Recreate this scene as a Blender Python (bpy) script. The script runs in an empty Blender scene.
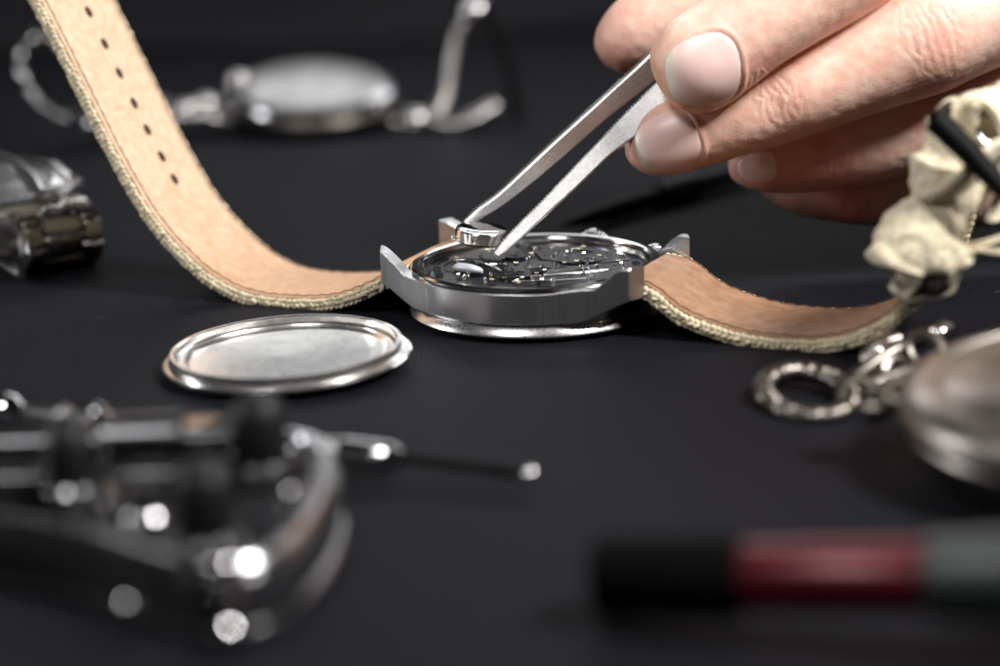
import bpy, bmesh, math, random
import numpy as np
from mathutils import Vector, Matrix
from mathutils.bvhtree import BVHTree
from mathutils import noise as mnoise
# ------------------------------------------------------------------ units: 1 Blender unit = 1 cm
random.seed(7); rng = np.random.default_rng(7)
S = bpy.context.scene
S.unit_settings.system = 'METRIC'; S.unit_settings.scale_length = 0.01
COL = S.collection
R = math.radians
# ------------------------------------------------------------------ camera
CAM_H, PITCH, ROLL, FPX = 8.0, R(14.8), R(2.0), 1944.0
f_ = Vector((0, math.cos(PITCH), -math.sin(PITCH)))
_r0 = Vector((1, 0, 0)); _u0 = Vector((0, math.sin(PITCH), math.cos(PITCH)))
r_ = math.cos(ROLL)*_r0 - math.sin(ROLL)*_u0
u_ = math.cos(ROLL)*_u0 + math.sin(ROLL)*_r0
CO = Vector((0, 0, CAM_H))
cd = bpy.data.cameras.new('camera'); cam = bpy.data.objects.new('camera', cd); COL.objects.link(cam)
cam.matrix_world = Matrix(((r_.x, u_.x, -f_.x, 0), (r_.y, u_.y, -f_.y, 0), (r_.z, u_.z, -f_.z, CAM_H), (0, 0, 0, 1)))
cd.lens = 70; cd.sensor_width = 36; cd.clip_start = 1; cd.clip_end = 1000
cd.dof.use_dof = True; cd.dof.focus_distance = 31.9; cd.dof.aperture_fstop = 0.08   # lens in mm, scene in cm
cd.dof.aperture_blades = 0
S.camera = cam
# ------------------------------------------------------------------ world, lamps, exposure
w = bpy.data.worlds.new('World'); S.world = w; w.use_nodes = True
w.node_tree.nodes['Background'].inputs[0].default_value = (0.10, 0.11, 0.13, 1)
w.node_tree.nodes['Background'].inputs[1].default_value = 0.06
def lamp(name, loc, aim, sx, sy, power, col):
    d = bpy.data.lights.new(name, 'AREA'); d.shape = 'RECTANGLE'; d.size = sx; d.size_y = sy
    d.energy = power; d.color = col
    o = bpy.data.objects.new(name, d); COL.objects.link(o)
    o.location = loc; o.rotation_euler = (Vector(aim)-Vector(loc)).to_track_quat('-Z', 'Y').to_euler()
    return o
lamp('softbox_back', (4, 84, 32), (1, 31, 1), 46, 12, 7500, (0.97, 0.985, 1.0))
lamp('key_softbox_right', (34, 13, 42), (3, 32, 3), 13, 13, 60000, (1.0, 0.975, 0.945))
lamp('softbox_front_left', (-20, -3, 50), (2, 32, 3), 13, 13, 17000, (1.0, 0.98, 0.96))
lamp('strip_light_left', (-44, 36, 13), (0, 31, 1), 5, 16, 8000, (0.97, 0.98, 1.0))
S.view_settings.view_transform = 'Standard'; S.view_settings.look = 'None'
S.view_settings.exposure = 0; S.view_settings.gamma = 1
S.render.engine = 'CYCLES'
S.cycles.use_denoising = True
S.cycles.max_bounces = 8; S.cycles.sample_clamp_indirect = 20; S.cycles.caustics_reflective = False

# ------------------------------------------------------------------ helpers
def at(px, py, d):                                  # point seen at (px,py) at view depth d
    return CO + (f_ + r_*((px-500)/FPX) + u_*((333-py)/FPX))*d
def on(px, py, z=0.0):                              # point on the horizontal plane at height z
    v = f_ + r_*((px-500)/FPX) + u_*((333-py)/FPX)
    return CO + v*((z-CAM_H)/v.z)
class MB:
    def __init__(s): s.v = []; s.f = []
    def add(s, vs, fs):
        n = len(s.v); s.v += [tuple(v) for v in vs]; s.f += [tuple(i+n for i in f) for f in fs]; return s
    def rings(s, rings, closed=True, caps=True, loop=False):
        m = len(rings[0]); vs = [v for r in rings for v in r]; fs = []
        k = len(rings)
        for i in range(k if loop else k-1):
            j = (i+1) % k
            for a in range(m if closed else m-1):
                b = (a+1) % m
                fs.append((i*m+a, i*m+b, j*m+b, j*m+a))
        if caps and closed and not loop:
            fs.append(tuple(range(m-1, -1, -1))); fs.append(tuple((k-1)*m+a for a in range(m)))
        return s.add(vs, fs)
    def lathe(s, prof, c=(0, 0, 0), n=96, M=None, caps=False):
        rg = []
        for r, z in prof:
            rg.append([Vector((r*math.cos(2*math.pi*a/n), r*math.sin(2*math.pi*a/n), z)) for a in range(n)])
        if M is not None: rg = [[M @ p for p in q] for q in rg]
        c = Vector(c); rg = [[p+c for p in q] for q in rg]
        return s.rings(rg, True, caps)
    def box(s, c, sz, M=None, bev=0.0):
        x, y, z = [a/2 for a in sz]; b = min(bev, x*.9, y*.9, z*.9)
        if b <= 0:
            vs = [Vector((i*x, j*y, k*z)) for i in (-1, 1) for j in (-1, 1) for k in (-1, 1)]
            fs = [(0, 1, 3, 2), (4, 6, 7, 5), (0, 4, 5, 1), (2, 3, 7, 6), (0, 2, 6, 4), (1, 5, 7, 3)]
            if M is not None: vs = [M @ v for v in vs]
            return s.add([v+Vector(c) for v in vs], fs)
        def loop(ix, iy, zz):
            pts = []
            for sx, sy, a0 in ((1, 1, 0), (-1, 1, 90), (-1, -1, 180), (1, -1, 270)):
                for a in (0, 45, 90):
                    t = R(a0+a); pts.append(Vector((sx*(ix-b)+b*math.cos(t), sy*(iy-b)+b*math.sin(t), zz)))
            return pts
        def shrink(q, k):
            return [Vector((p.x*(x-k)/x, p.y*(y-k)/y, p.z)) for p in q]
        rg = [shrink(loop(x, y, -z), b), shrink(loop(x, y, -z+b*.3), b*.3), loop(x, y, -z+b), loop(x, y, z-b), shrink(loop(x, y, z-b*.3), b*.3), shrink(loop(x, y, z), b)]
        if M is not None: rg = [[M @ p for p in q] for q in rg]
        rg = [[p+Vector(c) for p in q] for q in rg]
        return s.rings(rg)
    def tube(s, pts, rad, n=16, flat=1.0, loop=False, caps=True, twist=None):
        pts = [Vector(p) for p in pts]; k = len(pts)
        if not hasattr(rad, '__len__'): rad = [rad]*k
        rg = []; up = None
        for i in range(k):
            if loop: t = (pts[(i+1) % k]-pts[i-1])
            else: t = pts[min(i+1, k-1)]-pts[max(i-1, 0)]
            t.normalize()
            if up is None:
                up = Vector((0, 0, 1)) if abs(t.z) < .9 else Vector((1, 0, 0))
            up = (up - t*up.dot(t)).normalized(); sd = t.cross(up)
            rg.append([pts[i]+(sd*math.cos(2*math.pi*a/n)+up*flat*math.sin(2*math.pi*a/n))*rad[i] for a in range(n)])
        return s.rings(rg, True, caps, loop)
    def ball(s, c, r, n=16, m=10, sc=(1, 1, 1)):
        rg = []
        for i in range(1, m):
            th = math.pi*i/m
            rg.append([Vector(c)+Vector((r*sc[0]*math.sin(th)*math.cos(2*math.pi*a/n), r*sc[1]*math.sin(th)*math.sin(2*math.pi*a/n), -r*sc[2]*math.cos(th))) for a in range(n)])
        return s.rings(rg)
def spline(pts, step):                               # Catmull-Rom through tuples of any length, resampled
    P = [np.array(p, float) for p in pts]; P = [2*P[0]-P[1]]+P+[2*P[-1]-P[-2]]
    out = []
    for i in range(1, len(P)-2):
        a, b, c, d = P[i-1:i+3]; n = max(1, int(np.linalg.norm((c-b)[:3])/step))
        for k in range(n):
            t = k/n; out.append(.5*((2*b)+(c-a)*t+(2*a-5*b+4*c-d)*t*t+(3*b-a-3*c+d)*t**3))
    out.append(P[-2]); return out
def tag(o, label, cat, group=None):
    o['label'] = label; o['category'] = cat
    if group: o['group'] = group
    return o
def thing(name, label, cat, loc=(0, 0, 0), rz=0.0, group=None):
    o = bpy.data.objects.new(name, None); COL.objects.link(o); o.empty_display_size = .3
    o.location = loc; o.rotation_euler = (0, 0, rz)
    return tag(o, label, cat, group)
def root_matrix(p):
    while p.parent: p = p.parent
    return Matrix.Translation(p.location) @ p.rotation_euler.to_matrix().to_4x4()
def part(name, mb, mat, parent=None, world=False, smooth=35, label=None, sub=0):
    me = bpy.data.meshes.new(name)
    vs = mb.v
    if world and parent is not None:
        Mi = root_matrix(parent).inverted(); vs = [Mi @ Vector(v) for v in vs]
    me.from_pydata([tuple(v) for v in vs], [], mb.f)
    bm = bmesh.new(); bm.from_mesh(me); bmesh.ops.recalc_face_normals(bm, faces=bm.faces)
    bm.to_mesh(me); bm.free()
    me.materials.append(mat)
    if smooth:
        me.polygons.foreach_set('use_smooth', [True]*len(me.polygons)); me.set_sharp_from_angle(angle=R(smooth))
    o = bpy.data.objects.new(name, me); COL.objects.link(o)
    if parent is not None: o.parent = parent
    if label: o['label'] = label
    if sub:
        m = o.modifiers.new('s', 'SUBSURF'); m.levels = sub; m.render_levels = sub
    return o
# ------------------------------------------------------------------ materials
def nt(name):
    m = bpy.data.materials.new(name); m.use_nodes = True
    return m, m.node_tree, m.node_tree.nodes['Principled BSDF']
def node(t, kind, **kw):
    n = t.nodes.new(kind)
    for k, v in kw.items():
        if k.startswith('i_'):
            key = k[2:]; n.inputs[int(key) if key.isdigit() else key.replace('_', ' ')].default_value = v
        else: setattr(n, k, v)
    return n
def mat(name, col, rough=.5, metal=0.0, bump=0.0, scale=10.0, var=0.0, rvar=0.0, stretch=None, detail=4, spec=.5, coat=0, col2=None, aniso=0, dist=0.02):
    m, t, p = nt(name)
    p.inputs['Base Color'].default_value = (*col, 1); p.inputs['Roughness'].default_value = rough
    p.inputs['Metallic'].default_value = metal; p.inputs['Specular IOR Level'].default_value = spec
    p.inputs['Coat Weight'].default_value = coat; p.inputs['Anisotropic'].default_value = aniso
    if bump or var or rvar or col2:
        tc = node(t, 'ShaderNodeTexCoord'); mp = node(t, 'ShaderNodeMapping')
        if stretch: mp.inputs['Scale'].default_value = stretch
        t.links.new(tc.outputs['Object'], mp.inputs[0])
        nz = node(t, 'ShaderNodeTexNoise', i_Scale=scale, i_Detail=detail); t.links.new(mp.outputs[0], nz.inputs[0])
        if bump:
            b = node(t, 'ShaderNodeBump', i_Strength=bump, i_Distance=dist); t.links.new(nz.outputs[0], b.inputs['Height']); t.links.new(b.outputs[0], p.inputs['Normal'])
        if var or col2:
            c2 = col2 or tuple(c*(1-var) for c in col); c1 = col if col2 else tuple(min(1, c*(1+var)) for c in col)
            r = node(t, 'ShaderNodeValToRGB'); r.color_ramp.elements[0].position = .35; r.color_ramp.elements[1].position = .65
            r.color_ramp.elements[0].color = (*c2, 1); r.color_ramp.elements[1].color = (*c1, 1)
            nz2 = node(t, 'ShaderNodeTexNoise', i_Scale=scale*.35, i_Detail=3); t.links.new(mp.outputs[0], nz2.inputs[0])
            t.links.new(nz2.outputs[0], r.inputs[0]); t.links.new(r.outputs[0], p.inputs['Base Color'])
        if rvar:
            mr = node(t, 'ShaderNodeMapRange', i_3=max(.02, rough-rvar), i_4=rough+rvar); t.links.new(nz.outputs[0], mr.inputs[0]); t.links.new(mr.outputs[0], p.inputs['Roughness'])
    return m
def brushed_radial(name, col, rough):                # brushing that runs round the case
    m, t, p = nt(name)
    p.inputs['Base Color'].default_value = (*col, 1); p.inputs['Metallic'].default_value = 1; p.inputs['Roughness'].default_value = rough
    tc = node(t, 'ShaderNodeTexCoord'); mp = node(t, 'ShaderNodeMapping'); mp.inputs['Scale'].default_value = (5, 5, .15)
    t.links.new(tc.outputs['Object'], mp.inputs[0])
    nz = node(t, 'ShaderNodeTexNoise', i_Scale=6.0, i_Detail=5); t.links.new(mp.outputs[0], nz.inputs[0])
    b = node(t, 'ShaderNodeBump', i_Strength=.6, i_Distance=.012); t.links.new(nz.outputs[0], b.inputs['Height']); t.links.new(b.outputs[0], p.inputs['Normal'])
    mr = node(t, 'ShaderNodeMapRange', i_3=rough-.06, i_4=rough+.08); t.links.new(nz.outputs[0], mr.inputs[0]); t.links.new(mr.outputs[0], p.inputs['Roughness'])
    return m
M_table = mat('black_paper', (.0042, .0042, .0080), .6, bump=1.0, scale=30, detail=10, rvar=.12, spec=.13, dist=.09, var=.12)
M_cloth = mat('black_cloth', (.006, .006, .008), .9, bump=.2, scale=20, spec=.2)
M_steel_b = brushed_radial('brushed_steel', (.56, .56, .57), .32)
M_steel_p = mat('polished_steel', (.66, .65, .64), .14, 1, bump=.03, scale=30, rvar=.04, dist=.01)
M_steel_s = mat('satin_steel', (.62, .61, .60), .28, 1, bump=.06, scale=25, rvar=.08, dist=.01)
M_back = mat('case_back_steel', (.82, .80, .78), .25, 1, bump=.02, scale=6, rvar=.05, dist=.02)
M_chrome = mat('chrome', (.72, .72, .73), .07, 1)
M_tweez = mat('tweezer_steel', (.76, .76, .76), .33, 1, bump=.22, scale=48, rvar=.12, dist=.012, detail=9, var=.10)
M_cell = mat('cell_steel', (.80, .78, .74), .15, 1, bump=.04, scale=40, dist=.01)
M_plate = mat('movement_plate', (.045, .045, .05), .42, 1, bump=.12, scale=40, rvar=.08, dist=.01)
M_plate2 = mat('movement_bridge', (.075, .075, .082), .36, 1, bump=.08, scale=50, rvar=.06, dist=.01)
M_blue = mat('movement_ring', (.32, .37, .45), .28, 1, rvar=.05, scale=20)
M_jewel = mat('jewel', (.35, .02, .05), .1, 0, coat=1)
M_brass = mat('brass', (.78, .68, .48), .22, 1)
M_black = mat('black_hole', (.004, .004, .004), .8, spec=.1)
M_coil = mat('white_coil', (.62, .66, .72), .35, .3, bump=.2, scale=60, stretch=(1, 6, 1), dist=.01)
M_leather2 = mat('shaded_tan_leather', (.38, .235, .15), .5, bump=.4, scale=14, detail=7, col2=(.29, .17, .105), dist=.02)  # darker copy of the lining leather: the short half's shade as colour
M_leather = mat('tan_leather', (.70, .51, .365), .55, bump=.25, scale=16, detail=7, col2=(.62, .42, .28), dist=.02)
M_canvas = mat('beige_canvas', (.74, .65, .48), .9, bump=.9, scale=26, var=.15, spec=.15, dist=.05)
M_thread = mat('beige_thread', (.70, .61, .43), .9, bump=.5, scale=40, var=.18, spec=.15)
M_stitch = mat('brown_stitch', (.13, .075, .045), .9)
M_blackmetal = mat('black_buckle_metal', (.0015, .0015, .0015), .6, 0, spec=.12)
M_silver = mat('tarnished_silver', (.46, .42, .385), .36, 1, bump=.1, scale=5, col2=(.26, .235, .21), rvar=.08, dist=.03)
M_silver2 = mat('aged_chain_metal', (.15, .135, .12), .33, 1, bump=.1, scale=30, rvar=.06, dist=.01)
M_darksteel = mat('dark_steel', (.34, .31, .275), .26, 1, bump=.04, scale=20, rvar=.05, dist=.01)
M_dim2 = mat('dark_chrome', (.085, .085, .09), .25, 1, rvar=.05, scale=6)
M_dim = mat('worn_chrome', (.36, .36, .37), .22, 1, rvar=.06, scale=6)
M_rubber = mat('black_plastic', (.005, .005, .006), .5, spec=.25, bump=.1, scale=30)
M_body = mat('black_tool_lacquer', (.016, .016, .018), .2, coat=.4, bump=.03, scale=12)
M_bristle = mat('black_bristles', (.0015, .0015, .0015), .9, spec=.05)
M_red = mat('dark_red_metal', (.075, .005, .011), .3, .3, bump=.05, scale=30)
M_grey = mat('grey_plastic', (.02, .027, .025), .45, bump=.1, scale=20)
M_bgleather = mat('pale_metal_bracelet', (.55, .53, .52), .25, 1, bump=.08, scale=20, dist=.02)

def turned(m, k, strength):
    t = m.node_tree; p = t.nodes['Principled BSDF']
    tc = node(t, 'ShaderNodeTexCoord'); mp = node(t, 'ShaderNodeMapping'); mp.inputs['Scale'].default_value = (1, 1, 0)
    t.links.new(tc.outputs['Object'], mp.inputs[0])
    ln = node(t, 'ShaderNodeVectorMath', operation='LENGTH'); t.links.new(mp.outputs[0], ln.inputs[0])
    cx_ = node(t, 'ShaderNodeCombineXYZ'); t.links.new(ln.outputs['Value'], cx_.inputs[0])
    nz = node(t, 'ShaderNodeTexNoise', i_Scale=k, i_Detail=3); t.links.new(cx_.outputs[0], nz.inputs[0])
    b = node(t, 'ShaderNodeBump', i_Strength=strength, i_Distance=.01); t.links.new(nz.outputs[0], b.inputs['Height']); t.links.new(b.outputs[0], p.inputs['Normal'])
turned(M_back, 26, .22)
def shade_patina(m, x0, x1, dark):                         # shade toward the watch painted into the leather colour, plus random mottling
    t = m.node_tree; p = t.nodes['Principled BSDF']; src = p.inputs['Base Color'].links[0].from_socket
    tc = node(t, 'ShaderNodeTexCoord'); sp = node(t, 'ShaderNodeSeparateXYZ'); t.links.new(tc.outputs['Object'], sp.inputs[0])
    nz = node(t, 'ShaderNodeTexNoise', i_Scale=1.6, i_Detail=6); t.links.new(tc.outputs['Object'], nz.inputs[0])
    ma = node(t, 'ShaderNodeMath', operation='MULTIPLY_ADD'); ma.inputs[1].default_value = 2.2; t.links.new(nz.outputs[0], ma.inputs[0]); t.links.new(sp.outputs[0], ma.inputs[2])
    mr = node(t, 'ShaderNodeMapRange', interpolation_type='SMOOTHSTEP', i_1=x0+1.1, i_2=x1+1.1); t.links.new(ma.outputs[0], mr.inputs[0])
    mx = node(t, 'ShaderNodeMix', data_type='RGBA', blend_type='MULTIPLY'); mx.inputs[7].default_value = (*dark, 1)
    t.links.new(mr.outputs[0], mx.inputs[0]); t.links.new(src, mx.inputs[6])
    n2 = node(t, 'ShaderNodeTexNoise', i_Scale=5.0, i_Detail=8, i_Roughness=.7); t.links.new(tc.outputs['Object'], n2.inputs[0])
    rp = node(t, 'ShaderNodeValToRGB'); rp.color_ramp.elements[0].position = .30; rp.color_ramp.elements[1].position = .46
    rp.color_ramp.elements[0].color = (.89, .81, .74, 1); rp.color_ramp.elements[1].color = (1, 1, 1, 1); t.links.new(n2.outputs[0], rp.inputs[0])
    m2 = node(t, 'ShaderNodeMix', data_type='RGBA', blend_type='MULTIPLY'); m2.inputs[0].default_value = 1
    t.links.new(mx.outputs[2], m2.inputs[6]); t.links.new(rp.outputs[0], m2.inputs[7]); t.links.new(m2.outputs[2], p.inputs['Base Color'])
shade_patina(M_leather, -7.6, -5.2, (.74, .64, .56))
shade_patina(M_leather2, 6.5, 2.6, (.86, .80, .74))
# skin: base colour times a tint painted on the mesh (knuckle redness, pale tip), subsurface, fine lines
def make_skin():
    m, t, p = nt('skin')
    at_ = node(t, 'ShaderNodeVertexColor', layer_name='tint')
    tc = node(t, 'ShaderNodeTexCoord')
    nz = node(t, 'ShaderNodeTexNoise', i_Scale=2.2, i_Detail=5); t.links.new(tc.outputs['Object'], nz.inputs[0])
    rp = node(t, 'ShaderNodeValToRGB'); rp.color_ramp.elements[0].position = .38; rp.color_ramp.elements[1].position = .66
    rp.color_ramp.elements[0].color = (.92, .84, .82, 1); rp.color_ramp.elements[1].color = (1, 1, 1, 1)
    t.links.new(nz.outputs[0], rp.inputs[0])
    mx = node(t, 'ShaderNodeMix', data_type='RGBA', blend_type='MULTIPLY'); mx.inputs[0].default_value = 1
    t.links.new(at_.outputs[0], mx.inputs[6]); t.links.new(rp.outputs[0], mx.inputs[7])
    t.links.new(mx.outputs[2], p.inputs['Base Color'])
    p.inputs['Roughness'].default_value = .42; p.inputs['Specular IOR Level'].default_value = .42
    p.inputs['Subsurface Weight'].default_value = .35; p.inputs['Subsurface Radius'].default_value = (1, .32, .16); p.inputs['Subsurface Scale'].default_value = .12
    vo = node(t, 'ShaderNodeTexVoronoi', feature='DISTANCE_TO_EDGE', i_Scale=17.0); 
    n2 = node(t, 'ShaderNodeTexNoise', i_Scale=9.0, i_Detail=4)
    t.links.new(tc.outputs['Object'], n2.inputs[0])
    va = node(t, 'ShaderNodeVectorMath', operation='MULTIPLY_ADD'); va.inputs[1].default_value = (.12, .12, .12)
    t.links.new(n2.outputs[1], va.inputs[0]); t.links.new(tc.outputs['Object'], va.inputs[2]); t.links.new(va.outputs[0], vo.inputs[0])
    mr = node(t, 'ShaderNodeMapRange', i_1=0.0, i_2=.09); t.links.new(vo.outputs[0], mr.inputs[0])
    b1 = node(t, 'ShaderNodeBump', i_Strength=.22, i_Distance=.012); t.links.new(mr.outputs[0], b1.inputs['Height'])
    n3 = node(t, 'ShaderNodeTexNoise', i_Scale=34.0, i_Detail=4); t.links.new(tc.outputs['Object'], n3.inputs[0])
    b2 = node(t, 'ShaderNodeBump', i_Strength=.25, i_Distance=.01); t.links.new(n3.outputs[0], b2.inputs['Height']); t.links.new(b1.outputs[0], b2.inputs['Normal'])
    t.links.new(b2.outputs[0], p.inputs['Normal'])
    return m
def make_nail():
    m, t, p = nt('fingernail')
    at_ = node(t, 'ShaderNodeVertexColor', layer_name='tint'); t.links.new(at_.outputs[0], p.inputs['Base Color'])
    p.inputs['Roughness'].default_value = .36; p.inputs['Specular IOR Level'].default_value = .5
    p.inputs['Subsurface Weight'].default_value = .25; p.inputs['Subsurface Radius'].default_value = (1, .4, .3); p.inputs['Subsurface Scale'].default_value = .08
    return m
M_skin = make_skin(); M_nail = make_nail()

# ------------------------------------------------------------------ setting: the black work surface, dark cloth behind it
tb = MB(); tb.box((0, 40, -.5), (260, 130, 1.0))
o = part('table_surface', tb, M_table, smooth=0); o['kind'] = 'structure'
# rumpled black cloth lying across the back of the table
cl = MB(); nx, ny = 120, 40; vs = []
for j in range(ny+1):
    for i in range(nx+1):
        x = -70+140*i/nx; v = j/ny; y = 74+24*v
        z = .06+(1-abs(2*v-1)**3)*(1.2+1.0*math.sin(x*.21+v*5)+.8*math.sin(x*.11-v*7+1))+2.5*v
        z += 1.1*mnoise.noise(Vector((x*.12, y*.2, 0)))*(1 if 0 < j < ny else 0)
        vs.append((x, y+1.0*math.sin(x*.13)+.6*math.sin(x*.31), max(.05, z)))
fs = [(j*(nx+1)+i, j*(nx+1)+i+1, (j+1)*(nx+1)+i+1, (j+1)*(nx+1)+i) for j in range(ny) for i in range(nx)]
cl.add(vs, fs)
o = part('cloth', cl, M_cloth, smooth=180); tag(o, 'rumpled black cloth lying in the dark at the back of the table', 'cloth')
sm = o.modifiers.new('t', 'SOLIDIFY'); sm.thickness = .15

dm = MB()
for k in range(240):
    x, y = random.uniform(-11, 11), random.uniform(18, 48); a = random.uniform(0, math.pi)
    if random.random() < .25:
        l_ = random.uniform(.03, .10); c = Vector((x, y, .007)); d = Vector((math.cos(a), math.sin(a), 0))*l_; bd = Vector((-d.y, d.x, 0))*.3
        dm.tube([c-d, c-d*.3+bd, c+d*.4+bd*.5, c+d], .0035, 4)
    else:
        r0 = random.uniform(.004, .011); dm.ball((x, y, r0*.6), r0, 6, 4, (1, 1, .7))
o = part('dust', dm, mat('lint', (.07, .068, .066), .9), smooth=0); o['kind'] = 'stuff'; o['label'] = 'fine pale dust and lint specks scattered over the black table surface'

# ------------------------------------------------------------------ the open wristwatch, in its own frame (x along the strap, y away, z up)
WO = Vector((0.64, 31.62, 0)); WA = R(-25.5)
watch = thing('wristwatch', 'open steel wristwatch lying face down, movement exposed, on a tan leather and canvas strap', 'wristwatch', WO, WA)
WM = Matrix.Translation(WO) @ Matrix.Rotation(WA, 4, 'Z')
# bezel, resting on the table
b = MB(); b.lathe([(1.45, .03), (1.80, .0), (1.92, .01), (2.07, .05), (2.12, .09), (2.13, .115), (2.12, .14), (2.05, .235), (2.0, .27), (1.99, .275), (1.97, .31), (1.9, .31)], n=160)
part('bezel', b, M_steel_s, watch, smooth=28)
b = MB(); b.lathe([(0.01, .045), (1.45, .045), (1.45, .03)], n=96); part('dial_glass', b, M_body, watch)
# case ring: outer wall, stepped lip, inner wall
b = MB(); b.lathe([(1.9, .28), (2.02, .28), (2.035, .31), (2.035, .79), (2.08, .80), (2.095, .83), (2.09, .865), (2.06, .895), (2.0, .90), (1.965, .885), (1.955, .85), (1.90, .845), (1.885, .83), (1.875, .74), (1.80, .73), (1.79, .70), (1.78, .45)], n=180)
part('case_ring', b, M_steel_p, watch, smooth=28)
def smooth_interp(x, xs, ys):
    return float(np.interp(x, xs, ys))
def flank(sgn, xs, out, zt, zb, t0):
    rg = []
    for x in xs:
        o_ = out(x); inn = max(o_-t0, math.sqrt(max(0, 1.93**2-x*x)))
        inn = min(inn, o_-.09); T = zt(x); B = zb(x); c = min(.022, (T-B)*.2)
        q = [(x, -inn, B+c), (x, -inn-c, B), (x, -o_+c, B), (x, -o_, B+c), (x, -o_, T-c), (x, -o_+c, T), (x, -inn-c, T), (x, -inn, T-c)]
        rg.append([Vector((p[0], sgn*p[1], p[2])) for p in q])
    for ring, sx in ((rg[0], 1), (rg[-1], -1)):            # the lug ends are cut on a slant
        for k in (2, 3, 4, 5): ring[k].x += sx*.12
    for ring, x1 in ((rg[1], 0), (rg[-2], -1)):
        for k in (2, 3, 4, 5): ring[k].x = rg[x1][k].x+(.01 if x1 == 0 else -.01)
    for ring, x1 in ((rg[2], 0), (rg[3], 0), (rg[4], 0), (rg[-3], -1), (rg[-4], -1), (rg[-5], -1)):
        for k in (2, 3, 4, 5):
            if x1 == 0: ring[k].x = max(ring[k].x, rg[0][k].x+.02)
            else: ring[k].x = min(ring[k].x, rg[-1][k].x-.02)
    return rg
def out(x):
    a = abs(x)
    if a < 1.0: return math.sqrt(2.085**2-a*a)
    L = 1.33; t = min(1, (a-1.0)/L); y0, y1, m0, m1 = 1.8296, 1.34, -.5466*L, -.26*L
    return (2*t**3-3*t**2+1)*y0+(t**3-2*t**2+t)*m0+(-2*t**3+3*t**2)*y1+(t**3-t**2)*m1
def smo(x, a, b_): 
    t = min(1, max(0, (x-a)/(b_-a))); return t*t*(3-2*t)
zt = lambda x: .80 + (.12*smo(-x, 1.5, 1.9)+.30*smo(-x, 1.65, 2.32) if x < 0 else .05*smo(x, .9, 1.6)+.32*smo(x, 1.62, 2.12))
zb = lambda x: .295 + .37*smo(abs(x), 1.35, 2.35)
xs = [i*.045 for i in range(-51, 52)]; xs = [-2.33]+xs+[2.33]
for sg in (1, -1):
    b = MB(); b.rings(flank(sg, xs, out, zt, zb, .29))
    part('lug_flank', b, M_steel_b, watch, smooth=30)
for x in (-2.12, 2.12):                                # spring bars
    b = MB(); b.tube([(x, -1.12, .80 if x > 0 else .75), (x, 1.12, .80 if x > 0 else .75)], .05, 12); 
    part('spring_bar', b, M_steel_s, watch)
# crown and two pushers on the far side
for ang, rr, ll in ((88, .27, .42), (52, .20, .36), (124, .20, .36)):
    d = Vector((math.cos(R(ang)), math.sin(R(ang)), 0)); c = d*2.05+Vector((0, 0, .66))
    Mx = Vector((0, 0, 1)).rotation_difference(d).to_matrix()
    b = MB(); pr = [(.10, 0), (.10, .14), (rr*.92, .15), (rr, .19), (rr, ll-.05), (rr*.85, ll), (0.01, ll+.02)]
    if ang == 88:
        n = 60; rg = []
        for r0, z0 in pr:
            rg.append([Mx @ Vector(((r0*(1-.05*(k % 2) if r0 > .2 else r0))*math.cos(2*math.pi*k/n), (r0*(1-.05*(k % 2) if r0 > .2 else r0))*math.sin(2*math.pi*k/n), z0))+c for k in range(n)])
        b.rings(rg)
    else: b.lathe(pr, c, 32, Mx)
    part('crown' if ang == 88 else 'pusher', b, M_steel_p, watch, smooth=30)
# movement
mv = MB(); mv.lathe([(1.76, .5), (1.76, .66), (1.74, .69), (1.70, .695), (1.69, .735), (1.66, .745), (0.01, .745)], n=160)
mov = part('movement', mv, M_plate, watch, smooth=25)
b = MB(); b.lathe([(1.775, .64), (1.775, .705), (1.76, .715), (1.70, .715), (1.695, .70)], n=160); part('spacer_ring', b, M_blue, mov)
def plate(pts, z0, z1, name, m, bev=.012):
    b = MB(); n = len(pts); c = Vector((sum(p[0] for p in pts)/n, sum(p[1] for p in pts)/n))
    def ring(k, z):
        q = []
        for p in pts:
            d = Vector(p)-c; q.append(Vector((*(c+d*(1-k/max(d.length, .05))), z)))
        return q
    b.rings([ring(0, z0), ring(0, z1-bev), ring(bev, z1)])
    return part(name, b, m, mov, smooth=30)
def arc(r, a0, a1, n=14): return [(r*math.cos(R(a0+(a1-a0)*i/n)), r*math.sin(R(a0+(a1-a0)*i/n))) for i in range(n+1)]
plate(arc(1.62, -62, 28)+[(.95, .35), (.55, .05), (.35, -.5), (.45, -1.0)], .745, .80, 'bridge', M_plate2)
plate(arc(1.60, 35, 118)+[(-.45, .95), (-.1, .45), (.5, .35), (.95, .55)], .745, .79, 'bridge', M_plate)
plate(arc(1.58, 128, 176)+[(-1.15, .05), (-.75, .15), (-.6, .8)], .745, .80, 'bridge', M_plate2)
plate(arc(.42, 0, 350, 30), .745, .775, 'wheel_cock', M_plate2)
plate([(x*.5-.95, y*.17-.15) for x, y in arc(1, 0, 350, 26)], .75, .84, 'battery_clip', M_steel_p)
# coil
cb = MB(); pp = spline([(-1.22, -.62, .80), (-1.08, -.70, .83), (-.85, -.76, .84), (-.62, -.78, .82)], .03)
cb.tube(pp, [.035+.05*math.sin(math.pi*i/(len(pp)-1))**.5 for i in range(len(pp))], 14); part('coil', cb, M_coil, mov)
b = MB(); b.tube([(-1.45, -.55, .80), (-1.3, -.48, .9), (-.9, -.52, .93), (-.55, -.62, .9), (-.3, -.72, .84)], .028, 8, flat=.5); part('contact_spring', b, M_steel_p, mov)
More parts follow.
